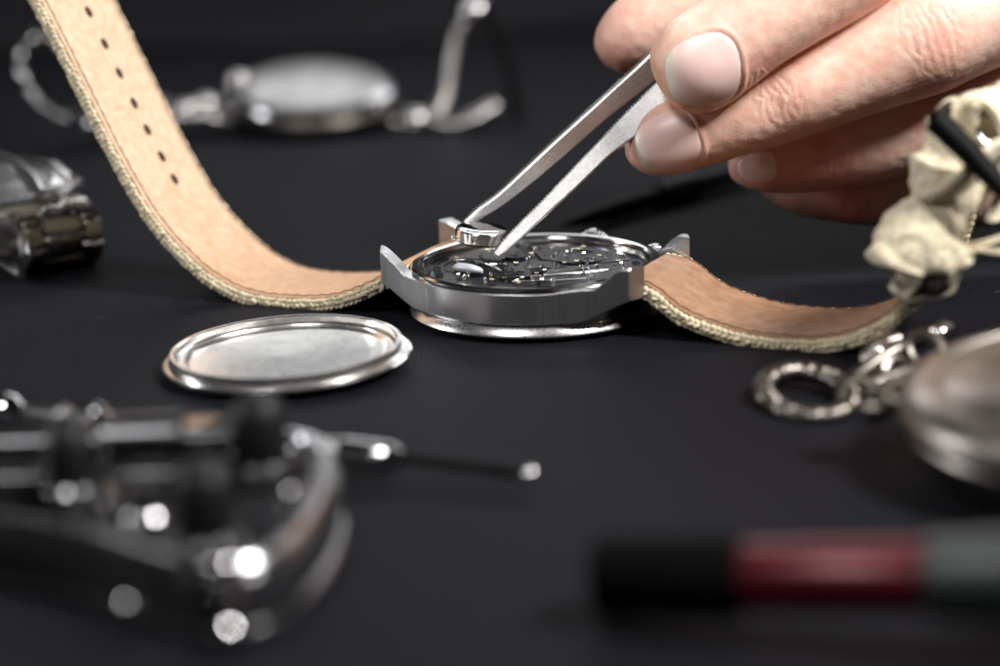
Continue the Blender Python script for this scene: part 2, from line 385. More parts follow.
# long lever with slot, wheels
b = MB(); b.tube([(-.05, -1.0, .815), (.5, -.74, .82), (1.0, -.38, .82), (1.3, .0, .81)], [.014, .018, .03, .012], 8, flat=.6); part('lever', b, M_steel_p, mov)
b = MB(); b.tube([(.15, -1.28, .815), (.75, -1.05, .815), (1.2, -.72, .81)], [.02, .028, .02], 8, flat=.6); part('lever', b, M_steel_p, mov)
for (x, y, r0) in ((-.05, -.72, .26), (.72, .62, .2), (-.62, .52, .17)):
    b = MB(); n = 64; rg = []
    for r1, z in ((r0*.62, .775), (r0, .775), (r0, .80), (r0*.62, .80)):
        rg.append([Vector((x+r1*(1+(.05 if k % 2 and r1 == r0 else 0))*math.cos(2*math.pi*k/n), y+r1*(1+(.05 if k % 2 and r1 == r0 else 0))*math.sin(2*math.pi*k/n), z+.01)) for k in range(n)])
    b.rings(rg, True, False, True); b.lathe([(.01, .83), (.04, .83), (.045, .79)], (x, y, 0), 12)
    for k in range(4):
        a = k*math.pi/2+.4; b.tube([(x, y, .805), (x+r0*.7*math.cos(a), y+r0*.7*math.sin(a), .805)], .014, 6)
    part('gear', b, M_plate2, mov)
spots = []
tries = 0
while len(spots) < 92 and tries < 4000:
    tries += 1
    a = random.uniform(0, 2*math.pi); rr = 1.55*math.sqrt(random.random()); x, y = rr*math.cos(a), rr*math.sin(a)
    if -1.5 < x < -.4 and y < .1 and y > -.95: continue
    if all((x-p)**2+(y-q)**2 > .019 for p, q in spots): spots.append((x, y))
for i, (x, y) in enumerate(spots):
    k = i % 4; rr = random.uniform(.018, .042)
    b = MB()
    if k == 0:                                         # screw with slot
        b.lathe([(rr*1.3, .78), (rr*1.3, .822), (rr*1.1, .834), (.005, .834)], (x, y, 0), 18)
        a = random.uniform(0, 3); sc = part('screw', b, M_steel_p, mov, smooth=30)
    elif k == 1:
        b.lathe([(rr*1.2, .79), (rr*1.2, .812), (rr*.6, .806)], (x, y, 0), 18); b.lathe([(rr*.6, .808), (.004, .812)], (x, y, 0), 12)
        part('jewel', b, M_brass if i % 8 else M_jewel, mov)
    elif k == 2:
        b.lathe([(rr, .802), (.004, .803)], (x, y, 0), 18); part('hole', b, M_black, mov)
    else:
        b.lathe([(rr*.8, .79), (rr*.75, .87), (rr*.5, .885), (.004, .885)], (x, y, 0), 14); part('pin', b, M_steel_p, mov)
for (x, y, lx, ly, a) in ((.18, -.28, .22, .08, .5), (-.55, 1.15, .16, .05, .1), (.35, 1.2, .2, .05, -.1), (.9, -.1, .14, .05, .6), (-.2, -1.3, .12, .05, .2)):
    b = MB(); b.add([Vector((x, y, .8045))+Matrix.Rotation(a, 3, 'Z') @ Vector((lx*math.cos(t*math.pi/12), ly*math.sin(t*math.pi/12), 0)) for t in range(24)], [tuple(range(24))])
    part('hole', b, M_black, mov)
for a0, a1, r0 in ((-160, -140, 1.66), (-118, -112, 1.68), (-75, -60, 1.66), (-30, -22, 1.67), (20, 26, 1.66), (60, 75, 1.66)):
    b = MB(); q = arc(r0+.06, a0, a1, 6)+arc(r0-.07, a1, a0, 6)
    b.rings([[Vector((x, y, z)) for x, y in q] for z in (.72, .80)]); part('clamp', b, M_steel_p, mov)

# ---- strap halves: (X, z) centre profiles measured along the strap; layers offset along the profile normal
def strap_frame(prof, step=.06):
    P = spline([(a, 0, c) for a, c in prof], step); out_ = []
    for i in range(len(P)):
        t = P[min(i+1, len(P)-1)]-P[max(i-1, 0)]; t /= np.linalg.norm(t)
        out_.append((P[i], t, np.array([-t[2], 0, t[0]])))
    return out_
def slab(fr, n0, n1, hw, sgn=1, crown=0.0, rnd=.02, wob=0.0):   # slab between normal offsets n0<n1, half width hw
    rg = []
    for i, (p, t, n) in enumerate(fr):
        n = n*sgn; h = hw(i/(len(fr)-1)) if callable(hw) else hw
        q = []
        K = 12
        for k in range(K+1):
            y = -h+2*h*k/K; e = rnd if k in (0, K) else 0
            wv = wob*mnoise.noise(Vector((p[0]*1.3, y*1.5, p[2]*1.3)))
            q.append(p+n*(n1-e+crown*(1-(y/h)**2)+wv)+np.array([0, y, 0]))
        for k in range(K, -1, -1):
            y = -h+2*h*k/K; e = rnd if k in (0, K) else 0
            q.append(p+n*(n0+e)+np.array([0, y, 0]))
        rg.append([Vector(v) for v in q])
    b = MB(); b.rings(rg); return b
def woven_edge(fr, sgn, off, hw, y_s, pitch=.066, rad=.042):
    b = MB(); acc = 0; last = None
    for i, (p, t, n) in enumerate(fr):
        if last is not None: acc += np.linalg.norm(p-last)
        last = p
        if acc >= pitch or i == 0:
            acc = 0; n_ = n*sgn
            for row, (o_, dy) in enumerate(((off+.055, .012), (off-.01, .02), (off-.075, .0))):
                c = p+n_*(o_+random.uniform(-.008, .008))+np.array([0, y_s*(hw+dy+random.uniform(-.01, .014)), 0])
                d = t*.062+n_*(.034 if row % 2 else -.034)
                c0, c1 = c-d, c+d
                rr = rad*random.uniform(.8, 1.15)
                b.tube([c0, c0*.7+c1*.3, c0*.3+c1*.7, c1], [rr*.35, rr, rr, rr*.35], 7)
            if random.random() < .22:                  # loose fibre
                c = Vector(p+n_*off+np.array([0, y_s*(hw+.03), 0])); e = Vector((random.uniform(-.1, .1), y_s*random.uniform(.02, .1), random.uniform(-.12, .12)))
                b.tube([c, c+e*.5+Vector((.01, 0, .01)), c+e], [.004, .004, .002], 4)
    return b
def stitch_line(fr, sgn, off, y):                      # continuous thread that dips under between stitches
    b = MB(); acc = 0; seg = []; last = None
    for p, t, n in fr:
        if last is not None: acc += np.linalg.norm(p-last)
        last = p; seg.append(Vector(p+n*sgn*(off+.010*math.sin(acc*26))+np.array([0, y+.004*math.sin(acc*9), 0])))
    b.tube(seg, .009, 6); return b
fine = .045
profL = [(-1.99, .84), (-2.15, .78), (-2.45, .56), (-3.2, .24), (-3.95, .125), (-4.8, .12), (-5.45, .26), (-6.15, .66), (-6.92, 1.42), (-7.62, 2.55), (-8.22, 3.72), (-8.88, 5.0), (-9.5, 6.1), (-10.4, 7.3)]
profR = [(1.99, .86), (2.15, .84), (2.45, .74), (2.85, .46), (3.26, .30), (3.9, .155), (4.7, .12), (5.33, .19), (5.92, .42), (6.38, .78), (6.68, 1.25), (6.86, 1.85), (6.98, 2.6), (7.14, 3.3), (7.3, 3.85)]
for prof, sg, nm in ((profL, -1, 'long'), (profR, 1, 'short')):
    fr = strap_frame(prof, fine)
    hw = lambda k: 1.03-.05*smo(-k*12, -.55, -.15)
    ca = slab(fr, -.14, .01, hw, sg, rnd=.04)
    strap = part('strap', ca, M_canvas, watch, smooth=60, label='long strap half with punched holes' if nm == 'long' else 'short strap half that carries the buckle')
    n_l = len(fr) if nm == 'long' else int(len(fr)*.80)
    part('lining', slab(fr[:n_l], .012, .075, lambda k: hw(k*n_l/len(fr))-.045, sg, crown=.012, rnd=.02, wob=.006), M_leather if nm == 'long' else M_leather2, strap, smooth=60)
    part('woven_edge', woven_edge(fr, sg, -.06, 1.01, -1), M_thread, strap)
    part('woven_edge', woven_edge(fr, sg, -.06, 1.01, 1), M_thread, strap)
    part('stitching', stitch_line(fr[6:n_l], sg, .080, -.91), M_stitch, strap)
    part('stitching', stitch_line(fr[6:n_l], sg, .080, .91), M_stitch, strap)
    if nm == 'long':
        # seven punched holes, measured along the strap
        lens = [0]
        for i in range(1, len(fr)): lens.append(lens[-1]+np.linalg.norm(fr[i][0]-fr[i-1][0]))
        for zt_ in (1.84, 2.27, 2.75, 3.24, 3.77, 4.29, 4.83):
            i = min(range(len(fr)), key=lambda k: abs(fr[k][0][2]-zt_) + (10 if fr[k][0][0] > -6 else 0))
            p, t, n = fr[i]; n = n*sg; c = Vector(p+n*.102)+Vector((0, .05, 0)); T = Vector(t); Y = Vector((0, 1, 0)); N = Vector(n)
            b = MB(); k_ = 18
            b.rings([[c+(T*.088*math.cos(2*math.pi*a/k_)+Y*.060*math.sin(2*math.pi*a/k_))*q+N*h for a in range(k_)] for q, h in ((1.3, -.006), (1.12, .008), (.95, -.002), (.8, -.02))], True, True)
            part('hole', b, mat('hole_dark', (.035, .02, .012), .9) if zt_ == 1.84 else bpy.data.materials['hole_dark'], strap)
# canvas keepers, folded canvas end and buckle on the short half
fr = strap_frame(profR, fine)
def band_loop(c, T, Y, N, hw, hn, width, thick, seed, m=M_canvas, name='keeper', sag=.05):
    """a folded fabric band wrapped round the strap: closed loop in the Y/N plane, extruded along T"""
    b = MB(); K = 72; rg = []
    sec = 8
    for a in range(K):
        th = 2*math.pi*a/K; e = .8
        cy = math.copysign(abs(math.cos(th))**e, math.cos(th)); cn = math.copysign(abs(math.sin(th))**e, math.sin(th))
        base = c+Y*hw*cy+N*hn*cn
        nrm = (Y*math.cos(th)*.7+N*math.sin(th)).normalized()
        w0 = mnoise.noise(Vector((math.cos(th)*1.6+seed, math.sin(th)*1.6, seed)))
        w1 = mnoise.noise(Vector((math.cos(th)*1.6-seed, math.sin(th)*1.6+4, seed*2)))
        base = base+T*(w1*.10)+nrm*(w0*sag)
        wd = width*(.85+.3*w1)
        q = []
        for s_ in range(sec+1):
            v = -1+2*s_/sec; wr = .02*math.sin(v*5+th*2+seed)+.035*mnoise.noise(Vector((th*1.2+seed, v*2, 3)))
            q.append(base+T*wd*v*.5+nrm*(thick*(1-.5*abs(v)**3)+wr))
        for s_ in range(sec, -1, -1):
            v = -1+2*s_/sec; q.append(base+T*wd*v*.49+nrm*(-.01))
        rg.append(q)
    b.rings(rg, True, False, True)
    return part(name, b, m, watch, smooth=60)
def strap_at(z):
    i = min(range(len(fr)), key=lambda k: abs(fr[k][0][2]-z)+(10 if fr[k][0][0] < 5 else 0)); p, t, n = fr[i]
    return Vector(p), Vector(t), Vector(n)
WMi = WM.inverted(); WR = WMi.to_3x3()
def keep(px, py, d, roll, yaw, hw, hn, width, thick, seed, sag=.07):
    c = WMi @ at(px, py, d); T = (u_*math.cos(roll)+r_*math.sin(roll)).normalized(); Y = (T.cross(f_)).normalized(); 
    Y = (-Y*math.cos(yaw)+f_*math.sin(yaw)).normalized() if Y.dot(r_) < 0 else (Y*math.cos(yaw)+f_*math.sin(yaw)).normalized(); Nn = Y.cross(T).normalized()
    if Nn.dot(f_) > 0: Nn = -Nn
    band_loop(c, WR @ T, WR @ Y, WR @ Nn, hw, hn, width, thick, seed, sag=sag)
def wrapped_knot():
    pts = [(898, 297, 28.0, 13), (905, 290, 28.0, 14), (912, 283, 28.0, 22), (918, 273, 28.0, 38), (920, 260, 27.95, 47), (923, 246, 27.95, 47), (927, 233, 27.95, 41), (932, 222, 27.95, 32), (938, 210, 28.0, 29), (943, 196, 28.0, 33), (948, 178, 28.05, 36), (953, 160, 28.1, 34), (958, 140, 28.2, 30), (966, 120, 28.3, 29), (972, 104, 28.3, 20)]
    P = spline([(a, b_, c*58, d) for a, b_, c, d in pts], 1.2); K = len(P); n = 96; rg = []; C3 = [at(q[0], q[1], q[2]/58) for q in P]; L = 0
    for i in range(K):
        if i: L += (C3[i]-C3[i-1]).length
        t = (C3[min(i+6, K-1)]-C3[max(i-6, 0)]).normalized(); sd = t.cross(-f_).normalized(); up = sd.cross(t).normalized(); r0 = P[i][3]*(P[i][2]/58)/FPX
        q = []
        for a in range(n):
            th = 2*math.pi*a/n; ct, st = math.cos(th), math.sin(th)
            nz = mnoise.noise(Vector((ct*.9, st*.9, L*.8)))
            ph = L*1.55+.42*math.sin(th+.9)+.22*math.sin(2*th+L*1.3)+.5*nz; fr_ = ph-math.floor(ph)
            lip = (fr_/.86)**1.4 if fr_ < .86 else 1-((fr_-.86)/.14)
            ph2 = L*3.1-.7*math.sin(th-.6)+.8*mnoise.noise(Vector((ct*1.7+5, st*1.7, L*1.4)))
            cr = .5+.5*math.sin(ph2*2*math.pi)
            edge = min(1, i/14, (K-1-i)/10)
            r = r0*(1+.08*math.cos(2*th))+edge*(.115*(lip-.5)+.03*cr+.05*nz+.012*mnoise.noise(Vector((ct*6, st*6, L*7))))
            q.append(C3[i]+sd*r*ct+up*r*.78*st)
        rg.append(q)
    b = MB(); b.rings(rg); part('wrapped_knot', b, M_canvas, watch, world=True, smooth=180)
wrapped_knot()
AY = Vector((-math.sin(WA), math.cos(WA), 0)); AX = Vector((math.cos(WA), math.sin(WA), 0))
def ribbon(pts, wdir, hw, th, name, m, parent, seed=0.0, ruffle=.04, world=True):
    P = [Vector(q) for q in spline([tuple(v) for v in pts], .05)]; rg = []; wdir = Vector(wdir).normalized()
    for i, p_ in enumerate(P):
        t = (P[min(i+1, len(P)-1)]-P[max(i-1, 0)]).normalized(); nn = t.cross(wdir).normalized(); q = []
        h = hw(i/(len(P)-1)) if callable(hw) else hw
        for s_ in range(11):
            v = -1+s_/5; wv = ruffle*mnoise.noise(Vector((i*.09+seed, v*2.2, seed)))
            q.append(p_+wdir*h*v+nn*(th*(1-.5*v**4)+wv*2))
        for s_ in range(10, -1, -1):
            v = -1+s_/5; wv = ruffle*mnoise.noise(Vector((i*.09+seed, v*2.2, seed)))
            q.append(p_+wdir*h*v*.98+nn*(-th*(1-.5*v**4)+wv*2))
        rg.append(q)
    b = MB(); b.rings(rg); return part(name, b, m, parent, world=world, smooth=60)
# folded canvas end over the buckle bar
ribbon([at(928, 215, 28.2), at(940, 170, 28.3), at(950, 128, 28.3), at(966, 102, 28.3), at(990, 98, 28.3), at(1008, 118, 28.2), at(1012, 165, 28.1), at(1000, 215, 28.0)], AY+Vector((.1, 0, 0)), .5, .10, 'folded_end', M_canvas, watch, 3.0, .02)
ribbon([at(918, 205, 27.9), at(945, 195, 27.7), at(975, 170, 27.6), at(1000, 150, 27.7), at(1030, 150, 28)], AY+Vector((0, 0, -.9)), .24, .07, 'folded_end', M_canvas, watch, 9.0, .02)
ribbon([at(950, 245, 27.9), at(975, 245, 27.8), at(1000, 238, 27.8), at(1030, 226, 27.8)], Vector((0, .3, 1)), .05, .02, 'loose_tail', M_canvas, watch, 5.0, .02)
ribbon([at(950, 246, 27.9), at(975, 249, 27.8), at(1000, 252, 27.7), at(1030, 250, 27.7)], Vector((0, .3, 1)), .045, .02, 'loose_tail', M_canvas, watch, 7.0, .02)
# buckle: near bar, far bar, cross bars, silver tongue
A0, B0 = at(934, 118, 27.3), at(1003, 190, 27.2); off = AY*1.9
b = MB()
for s_ in (0, 1):
    b.tube([A0+off*s_, (A0+B0)/2+off*s_+u_*.03, B0+off*s_], [.25, .23, .18], 14, flat=.75)
b.tube([A0, A0+off*.5, A0+off], .10, 12); b.tube([B0, B0+off*.5, B0+off], .10, 12)
bk = part('buckle', b, M_blackmetal, watch, world=True, smooth=50)
b = MB(); b.tube([at(975, 128, 27.9), at(985, 143, 27.75), at(992, 155, 27.7), at(1012, 175, 27.9)], [.06, .075, .075, .05], 12); part('buckle_tongue', b, M_chrome, bk, world=True)

# ------------------------------------------------------------------ case back lying on the table
P0 = on(287, 357, 0.16); Mb = Matrix.Rotation(R(-1.2), 3, 'Y') @ Matrix.Rotation(R(.8), 3, 'X')
cb = thing('watch_case_back', 'round polished steel case back lying inside up in front of the strap', 'case back', P0)
cbm = MB(); rr = 1.90
cbm.lathe([(.01, -.10), (1.3, -.10), (1.70, -.085), (1.80, -.05), (rr-.02, -.01), (rr, .005), (rr, .03), (rr-.03, .05), (rr-.10, .055), (rr-.125, .07), (rr-.13, .19), (rr-.15, .205), (rr-.19, .205), (rr-.21, .19), (rr-.22, .10), (rr-.26, .075), (rr-.33, .07), (rr-.345, .09), (rr-.37, .095), (rr-.39, .07), (rr-.42, .045), (1.1, .036), (.6, .022), (.01, .015)], n=180, M=Mb)
part('back_disc', cbm, M_back, cb, smooth=26)
b = MB(); b.lathe([(rr-.005, .005), (rr+.012, .012), (rr+.012, .024), (rr-.005, .03)], n=160, M=Mb); part('rim', b, M_chrome, cb)

# ------------------------------------------------------------------ tweezers
tw = thing('tweezers', 'steel tweezers held in the hand, tips closed on a small round cell', 'tweezers', at(560, 170, 32.3))
near = [(496.5, 255, 32.05, 3.6), (505, 246.5, 32.08, 5.2), (525, 227, 32.15, 6.2), (552, 201, 32.25, 6.8), (580, 173.5, 32.33, 8.2), (604, 149.5, 32.4, 9), (630, 126, 32.47, 12), (665, 95.5, 32.52, 15), (720, 45, 32.6, 17), (790, -22, 32.75, 17), (900, -125, 33.0, 15), (1060, -275, 33.25, 14)]
far = [(466, 224, 33.1, 4.5), (480, 212.5, 33.15, 5.5), (500, 199, 33.2, 6.5), (530, 173.5, 33.27, 8.3), (560, 147, 33.33, 9.5), (600, 111.5, 33.4, 10), (645, 73, 33.5, 12.5), (710, 15, 33.5, 15), (790, -55, 33.45, 16), (900, -150, 33.4, 15), (1060, -290, 33.3, 14)]
def tweezer_arm(pts, label, seed):
    P = spline(pts, 7.0); C3 = [at(q[0], q[1], q[2]) for q in P]; rg = []; ser = MB()
    for i in range(len(P)):
        t = (C3[min(i+1, len(P)-1)]-C3[max(i-1, 0)]).normalized()
        face = -f_+seed*(u_-r_); wd = t.cross(face).normalized(); nn = wd.cross(t).normalized()
        if wd.dot(u_) < 0: wd = -wd
        if nn.dot(f_) > 0: nn = -nn
        h = P[i][3]*P[i][2]/FPX; th = .055 if P[i][3] < 7 else .06; c = C3[i]; cb_ = min(.02, h*.3)
        q = [c+wd*h-nn*(th-cb_), c+wd*h+nn*(th-cb_), c+wd*(h-cb_)+nn*th, c-wd*(h-cb_)+nn*th, c-wd*h+nn*(th-cb_), c-wd*h-nn*(th-cb_), c-wd*(h-cb_)-nn*th, c+wd*(h-cb_)-nn*th]
        rg.append(q)
    b = MB(); b.rings(rg)
    arm = part('arm', b, M_tweez, tw, world=True, smooth=30, label=label)
    # knurled edge: a row of fine filed ridges
    L = 0
    for i in range(2, len(P)-1):
        a, c = C3[i-1], C3[i]
        if P[i][0] > 760: break
        n = max(1, int((c-a).length/.045))
        for k in range(n):
            p_ = a.lerp(c, k/n); t = (c-a).normalized(); face = -f_+seed*(u_-r_); wd = t.cross(face).normalized()
            if wd.dot(u_) < 0: wd = -wd
            nn = wd.cross(t).normalized(); h = (P[i-1][3]*(1-k/n)+P[i][3]*k/n)*P[i][2]/FPX
            M_ = Matrix((t, nn, wd)).transposed()
            ser.box(p_+wd*(h+.002), (.020, .10, .018*random.uniform(.6, 1.4)), M_)
    part('knurled_edge', ser, M_tweez, arm, world=True, smooth=0)
tweezer_arm(near, 'bright front arm', .135); tweezer_arm(far, 'shaded rear arm', -.42)
b = MB(); b.tube([at(1045, -262, 33.25), at(1080, -292, 33.3), at(1120, -330, 33.35)], [.14, .16, .1], 12); part('joint', b, M_tweez, tw, world=True)

# ------------------------------------------------------------------ coin cell held by the tweezers
cc = at(482.5, 233.5, 32.62)
cell = thing('coin_cell', 'small shiny round button cell pinched between the tweezer tips', 'button cell', cc)
Mc = Matrix.Rotation(R(5), 3, 'Y') @ Matrix.Rotation(R(2), 3, 'X'); b = MB(); rc = .46
b.lathe([(.01, -.17), (.33, -.17), (.345, -.15), (.36, -.14), (rc-.03, -.13), (rc, -.10), (rc, .07), (rc-.015, .095), (rc-.05, .10), (.01, .10)], n=96, M=Mc)
part('can', b, M_cell, cell, smooth=28)
b = MB(); b.lathe([(rc-.06, .098), (rc-.09, .112), (.25, .115), (.01, .116)], n=96, M=Mc); part('cap', b, M_chrome, cell)
b = MB(); b.ball((-rc-.03, -.1, -.04), .055, 16, 10, (.8, 1, 1.1)); part('tab', b, M_chrome, cell)
for k in (-.11, -.04):
    b = MB(); b.ball((k-.06, -math.sqrt(rc*rc-(k-.06)**2)-.003, -.03), .018, 10, 8); part('dimple', b, M_black, cell)

# ------------------------------------------------------------------ the hand
def chain(pts):                                        # px, py, depth, radius in px
    out_ = []
    for q in spline([(a, b_, c*58, d) for a, b_, c, d in pts], 3.0):
        d = q[2]/58; out_.append((at(q[0], q[1], d), q[3]*d/FPX))
    return out_
def finger(mb, pts, flat=.94, n=48):
    C = chain(pts); rg = []; K = len(C)
    P = [np.array(c[0]) for c in C]
    for i in range(K):
        t = Vector(P[min(i+2, K-1)]-P[max(i-2, 0)]).normalized()
        sd = t.cross(-f_).normalized(); up = sd.cross(t).normalized(); r = C[i][1]
        rg.append([Vector(P[i])+sd*r*math.cos(2*math.pi*a/n)+up*r*flat*math.sin(2*math.pi*a/n) for a in range(n)])
    mb.rings(rg); return C
FING = {
 'index': [(659, 88, 31.85, 3), (661, 87, 31.85, 18), (665, 84.5, 31.84, 29), (673, 79, 31.82, 39), (685, 71.5, 31.8, 46.5), (701, 61, 31.78, 50), (730, 41, 31.75, 49.5), (756, 22, 31.72, 49), (800, -8, 31.8, 52), (850, -42, 31.95, 57), (900, -80, 32.1, 60), (1000, -130, 32.4, 64), (1130, -170, 32.9, 68)],
 'middle': [(626, 156, 32.75, 3), (628.5, 155, 32.75, 12), (634, 153, 32.74, 20), (643, 149.5, 32.72, 28), (656, 144, 32.7, 34), (672, 137, 32.68, 37.5), (700, 127, 32.65, 40), (735, 114, 32.6, 42.5), (770, 102, 32.58, 44.5), (800, 91, 32.5, 46), (850, 71, 32.45, 49), (890, 54, 32.4, 53), (925, 39, 32.35, 56.5), (960, 22, 32.4, 57), (1000, 5, 32.5, 58), (1100, -40, 32.9, 64), (1230, -90, 33.4, 70)],
 'ring': [(728, 167, 33.9, 3), (730, 167, 33.9, 11), (738, 166, 33.88, 19), (750, 164, 33.86, 27), (770, 160, 33.8, 34), (800, 155, 33.75, 38), (833, 149, 33.7, 41), (870, 141, 33.6, 43), (930, 122, 33.5, 48), (1000, 98, 33.4, 54), (1060, 80, 33.4, 58), (1150, 40, 33.6, 62), (1260, -10, 34, 70)],
 'pinky': [(762, 186, 34.9, 3), (765, 187, 34.9, 9), (775, 188, 34.9, 16), (795, 189.5, 34.85, 24), (825, 191, 34.8, 29), (860, 192, 34.7, 33), (910, 191, 34.6, 36), (970, 186, 34.5, 42), (1040, 172, 34.5, 46), (1130, 130, 34.5, 52), (1250, 70, 34.7, 60)],
 'thumb': [(601, 60, 34.5, 3), (602, 58.5, 34.5, 12), (606, 56, 34.5, 20), (614, 50, 34.48, 28), (627, 40, 34.45, 34.5), (645, 26, 34.4, 38), (670, 8, 34.4, 40), (710, -18, 34.6, 44), (760, -55, 34.9, 48), (850, -110, 35.2, 52), (980, -140, 35.3, 70), (1150, -120, 35, 95)]}
fm = MB(); CH = {}
for k, v in FING.items(): CH[k] = finger(fm, v, .96 if k == 'thumb' else .93)
# palm, wrist and a length of forearm, out of the frame to the upper right
PALM = [(1090, -140, 33.3, 50), (1130, -110, 33.6, 150), (1200, -70, 33.9, 190), (1300, -60, 34.1, 200), (1420, -90, 34.3, 185), (1560, -130, 34.5, 150), (1680, -160, 34.7, 140), (1850, -190, 35, 150), (2050, -220, 35.3, 165), (2200, -240, 35.5, 160), (2210, -242, 35.5, 60)]
C = chain([(a, b_, c, d) for a, b_, c, d in PALM][::1]); rg = []; P = [c[0] for c in C]
for i in range(0, len(C), 3):
    t = (P[min(i+4, len(P)-1)]-P[max(i-4, 0)]).normalized(); sd = t.cross(-f_).normalized(); up = sd.cross(t).normalized(); r = C[i][1]
    rg.append([P[i]+sd*r*math.cos(2*math.pi*a/48)+up*r*.5*math.sin(2*math.pi*a/48) for a in range(48)])
fm.rings(rg)
HO = at(880, 60, 33)
hand = thing('person', 'bare hand pinching steel tweezers, two fingernails towards the viewer, thumb behind', 'person', HO)
me = bpy.data.meshes.new('tmp'); me.from_pydata([tuple(Vector(v)-HO) for v in fm.v], [], fm.f)
bm = bmesh.new(); bm.from_mesh(me); bmesh.ops.recalc_face_normals(bm, faces=bm.faces); bm.to_mesh(me); bm.free()
ho = bpy.data.objects.new('hand', me); COL.objects.link(ho)
md = ho.modifiers.new('r', 'REMESH'); md.mode = 'VOXEL'; md.voxel_size = .034; md.use_smooth_shade = True
md2 = ho.modifiers.new('sm', 'SMOOTH'); md2.factor = .5; md2.iterations = 4
dg = bpy.context.evaluated_depsgraph_get(); me2 = bpy.data.meshes.new_from_object(ho.evaluated_get(dg))
ho.modifiers.clear(); ho.data = me2; ho.parent = hand; me2.materials.clear(); me2.materials.append(M_skin); me2.name = 'hand'
N = len(me2.vertices); V = np.empty(N*3); me2.vertices.foreach_get('co', V); V = V.reshape(-1, 3)
NR = np.empty(N*3); me2.vertices.foreach_get('normal', NR); NR = NR.reshape(-1, 3)
VW = V+np.array(HO)
bvh = BVHTree.FromPolygons([tuple(v) for v in VW], [tuple(p.vertices) for p in me2.polygons])
def frame_on(px, py, d, qx, qy, qd):
    """surface frame: point where the ray at (px,py) meets the hand, axis towards (qx,qy)"""
    h = bvh.ray_cast(CO, (at(px, py, 30)-CO).normalized())
    c, n = h[0], h[1]
    if n.dot(f_) > 0: n = -n
    return c, n
disp = np.zeros(N); tint = np.tile(np.array([[.86, .61, .50]]), (N, 1))
facing = NR @ np.array(-f_)
vn = np.array([mnoise.noise(Vector(v)*2.3) for v in VW]); vn2 = np.array([mnoise.noise(Vector(v)*6.0+Vector((9, 3, 1))) for v in VW]); vn3 = np.array([mnoise.noise(Vector(v)*14.0+Vector((2, 7, 1))) for v in VW])
def axis_of(ch, px):
    C = CH[ch]; best = min(range(2, len(C)-2), key=lambda i: abs(screen(C[i][0])[0]-px)); t = (C[best+2][0]-C[best-2][0]).normalized(); return best, C[best][0], t, C[best][1]
def screen(p):
    v = p-CO; z = v.dot(f_); return 500+FPX*v.dot(r_)/z, 333-FPX*v.dot(u_)/z
def knuckle(ch, px, creases, amp, T, red=.0, redr=.5, loop=0.0):
    _, c, t, rad = axis_of(ch, px); t = np.array(t); cc_ = np.array(c)
    sd = np.cross(t, -np.array(f_)); sd /= np.linalg.norm(sd)
    D = VW-cc_; s_ = D @ t; l_ = D @ sd
    near_ = (np.linalg.norm(D, axis=1) < rad*2.2) & (facing > -.15)
    m = np.clip((facing+.15)/.5, 0, 1)*near_
    for k, (s0, curv, a, wd) in enumerate(creases):
        q = s_ - s0 - curv*l_**2 - .12*vn - .09*vn2 - .02*vn3
        env = np.exp(-(l_/(T*(1+.25*math.sin(k*2.1))))**4)*np.clip(.75+1.1*np.roll(vn2, 0)*math.cos(k*1.7)+.5*vn*math.sin(k*2.3), .15, 1.3)
        disp[:] -= .75*amp*a*np.exp(-(q/wd)**2)*env*m
        disp[:] += .7*amp*a*.55*np.exp(-((q-wd*2.1)/(wd*1.5))**2)*env*m + amp*a*.4*np.exp(-((q+wd*2.1)/(wd*1.5))**2)*env*m
    if red:
        g = np.exp(-(s_/redr)**2)*m*red; tint[:, 1] -= .10*g; tint[:, 2] -= .085*g; tint[:, 0] -= .02*g
W1 = .032
knuckle('middle', 772, [(-.34, .5, .6, W1), (-.22, .45, .9, W1), (-.08, .2, 1.0, W1), (.04, -.15, 1.1, W1*1.1), (.17, -.35, .9, W1), (.30, -.5, .8, W1), (.44, -.55, .5, W1)], .015, .52, .8, .55)
knuckle('middle', 922, [(-.50, .35, .6, W1), (-.33, .3, .8, W1), (-.17, .15, 1.0, W1*1.2), (.0, .0, 1.0, W1*1.2), (.16, -.15, .9, W1), (.34, -.3, .8, W1), (.5, -.35, .5, W1)], .014, .62, .9, .7)
knuckle('ring', 835, [(-.28, .4, .7, W1), (-.13, .2, 1.1, W1*1.2), (.02, .0, 1.2, W1*1.2), (.17, -.2, 1.0, W1), (.32, -.4, .7, W1)], .020, .5, 1.2, .6)
knuckle('index', 800, [(-.3, .3, .5, W1), (-.1, .1, .5, W1), (.1, -.1, .5, W1), (.3, -.3, .5, W1)], .010, .6, .5, .6)
knuckle('pinky', 860, [(-.2, .3, .7, W1), (0, .0, 1, W1), (.2, -.3, .7, W1)], .018, .4, .8, .5)
# fingertips: warm pads; yellowish callus at the index tip
for ch, px, colr, rad in (('index', 672, np.array([.03, .0, -.09]), .42), ('middle', 640, np.array([.0, -.06, -.05]), .5), ('thumb', 612, np.array([-.02, -.09, -.07]), .9), ('index', 745, np.array([.02, -.05, -.035]), .55), ('middle', 712, np.array([.0, -.07, -.05]), .35), ('ring', 745, np.array([-.02, -.08, -.07]), .9), ('pinky', 800, np.array([-.02, -.08, -.07]), 1.4)):
    _, c, t, r0 = axis_of(ch, px); g = np.exp(-(np.linalg.norm(VW-np.array(c), axis=1)/(rad+.25))**4)[:, None]; tint += g*colr
tint += (vn[:, None]*np.array([.02, .06, .055])+vn2[:, None]*np.array([.015, .045, .04])+vn3[:, None]*np.array([.01, .02, .018]))
disp += vn2*.006+vn3*.0022
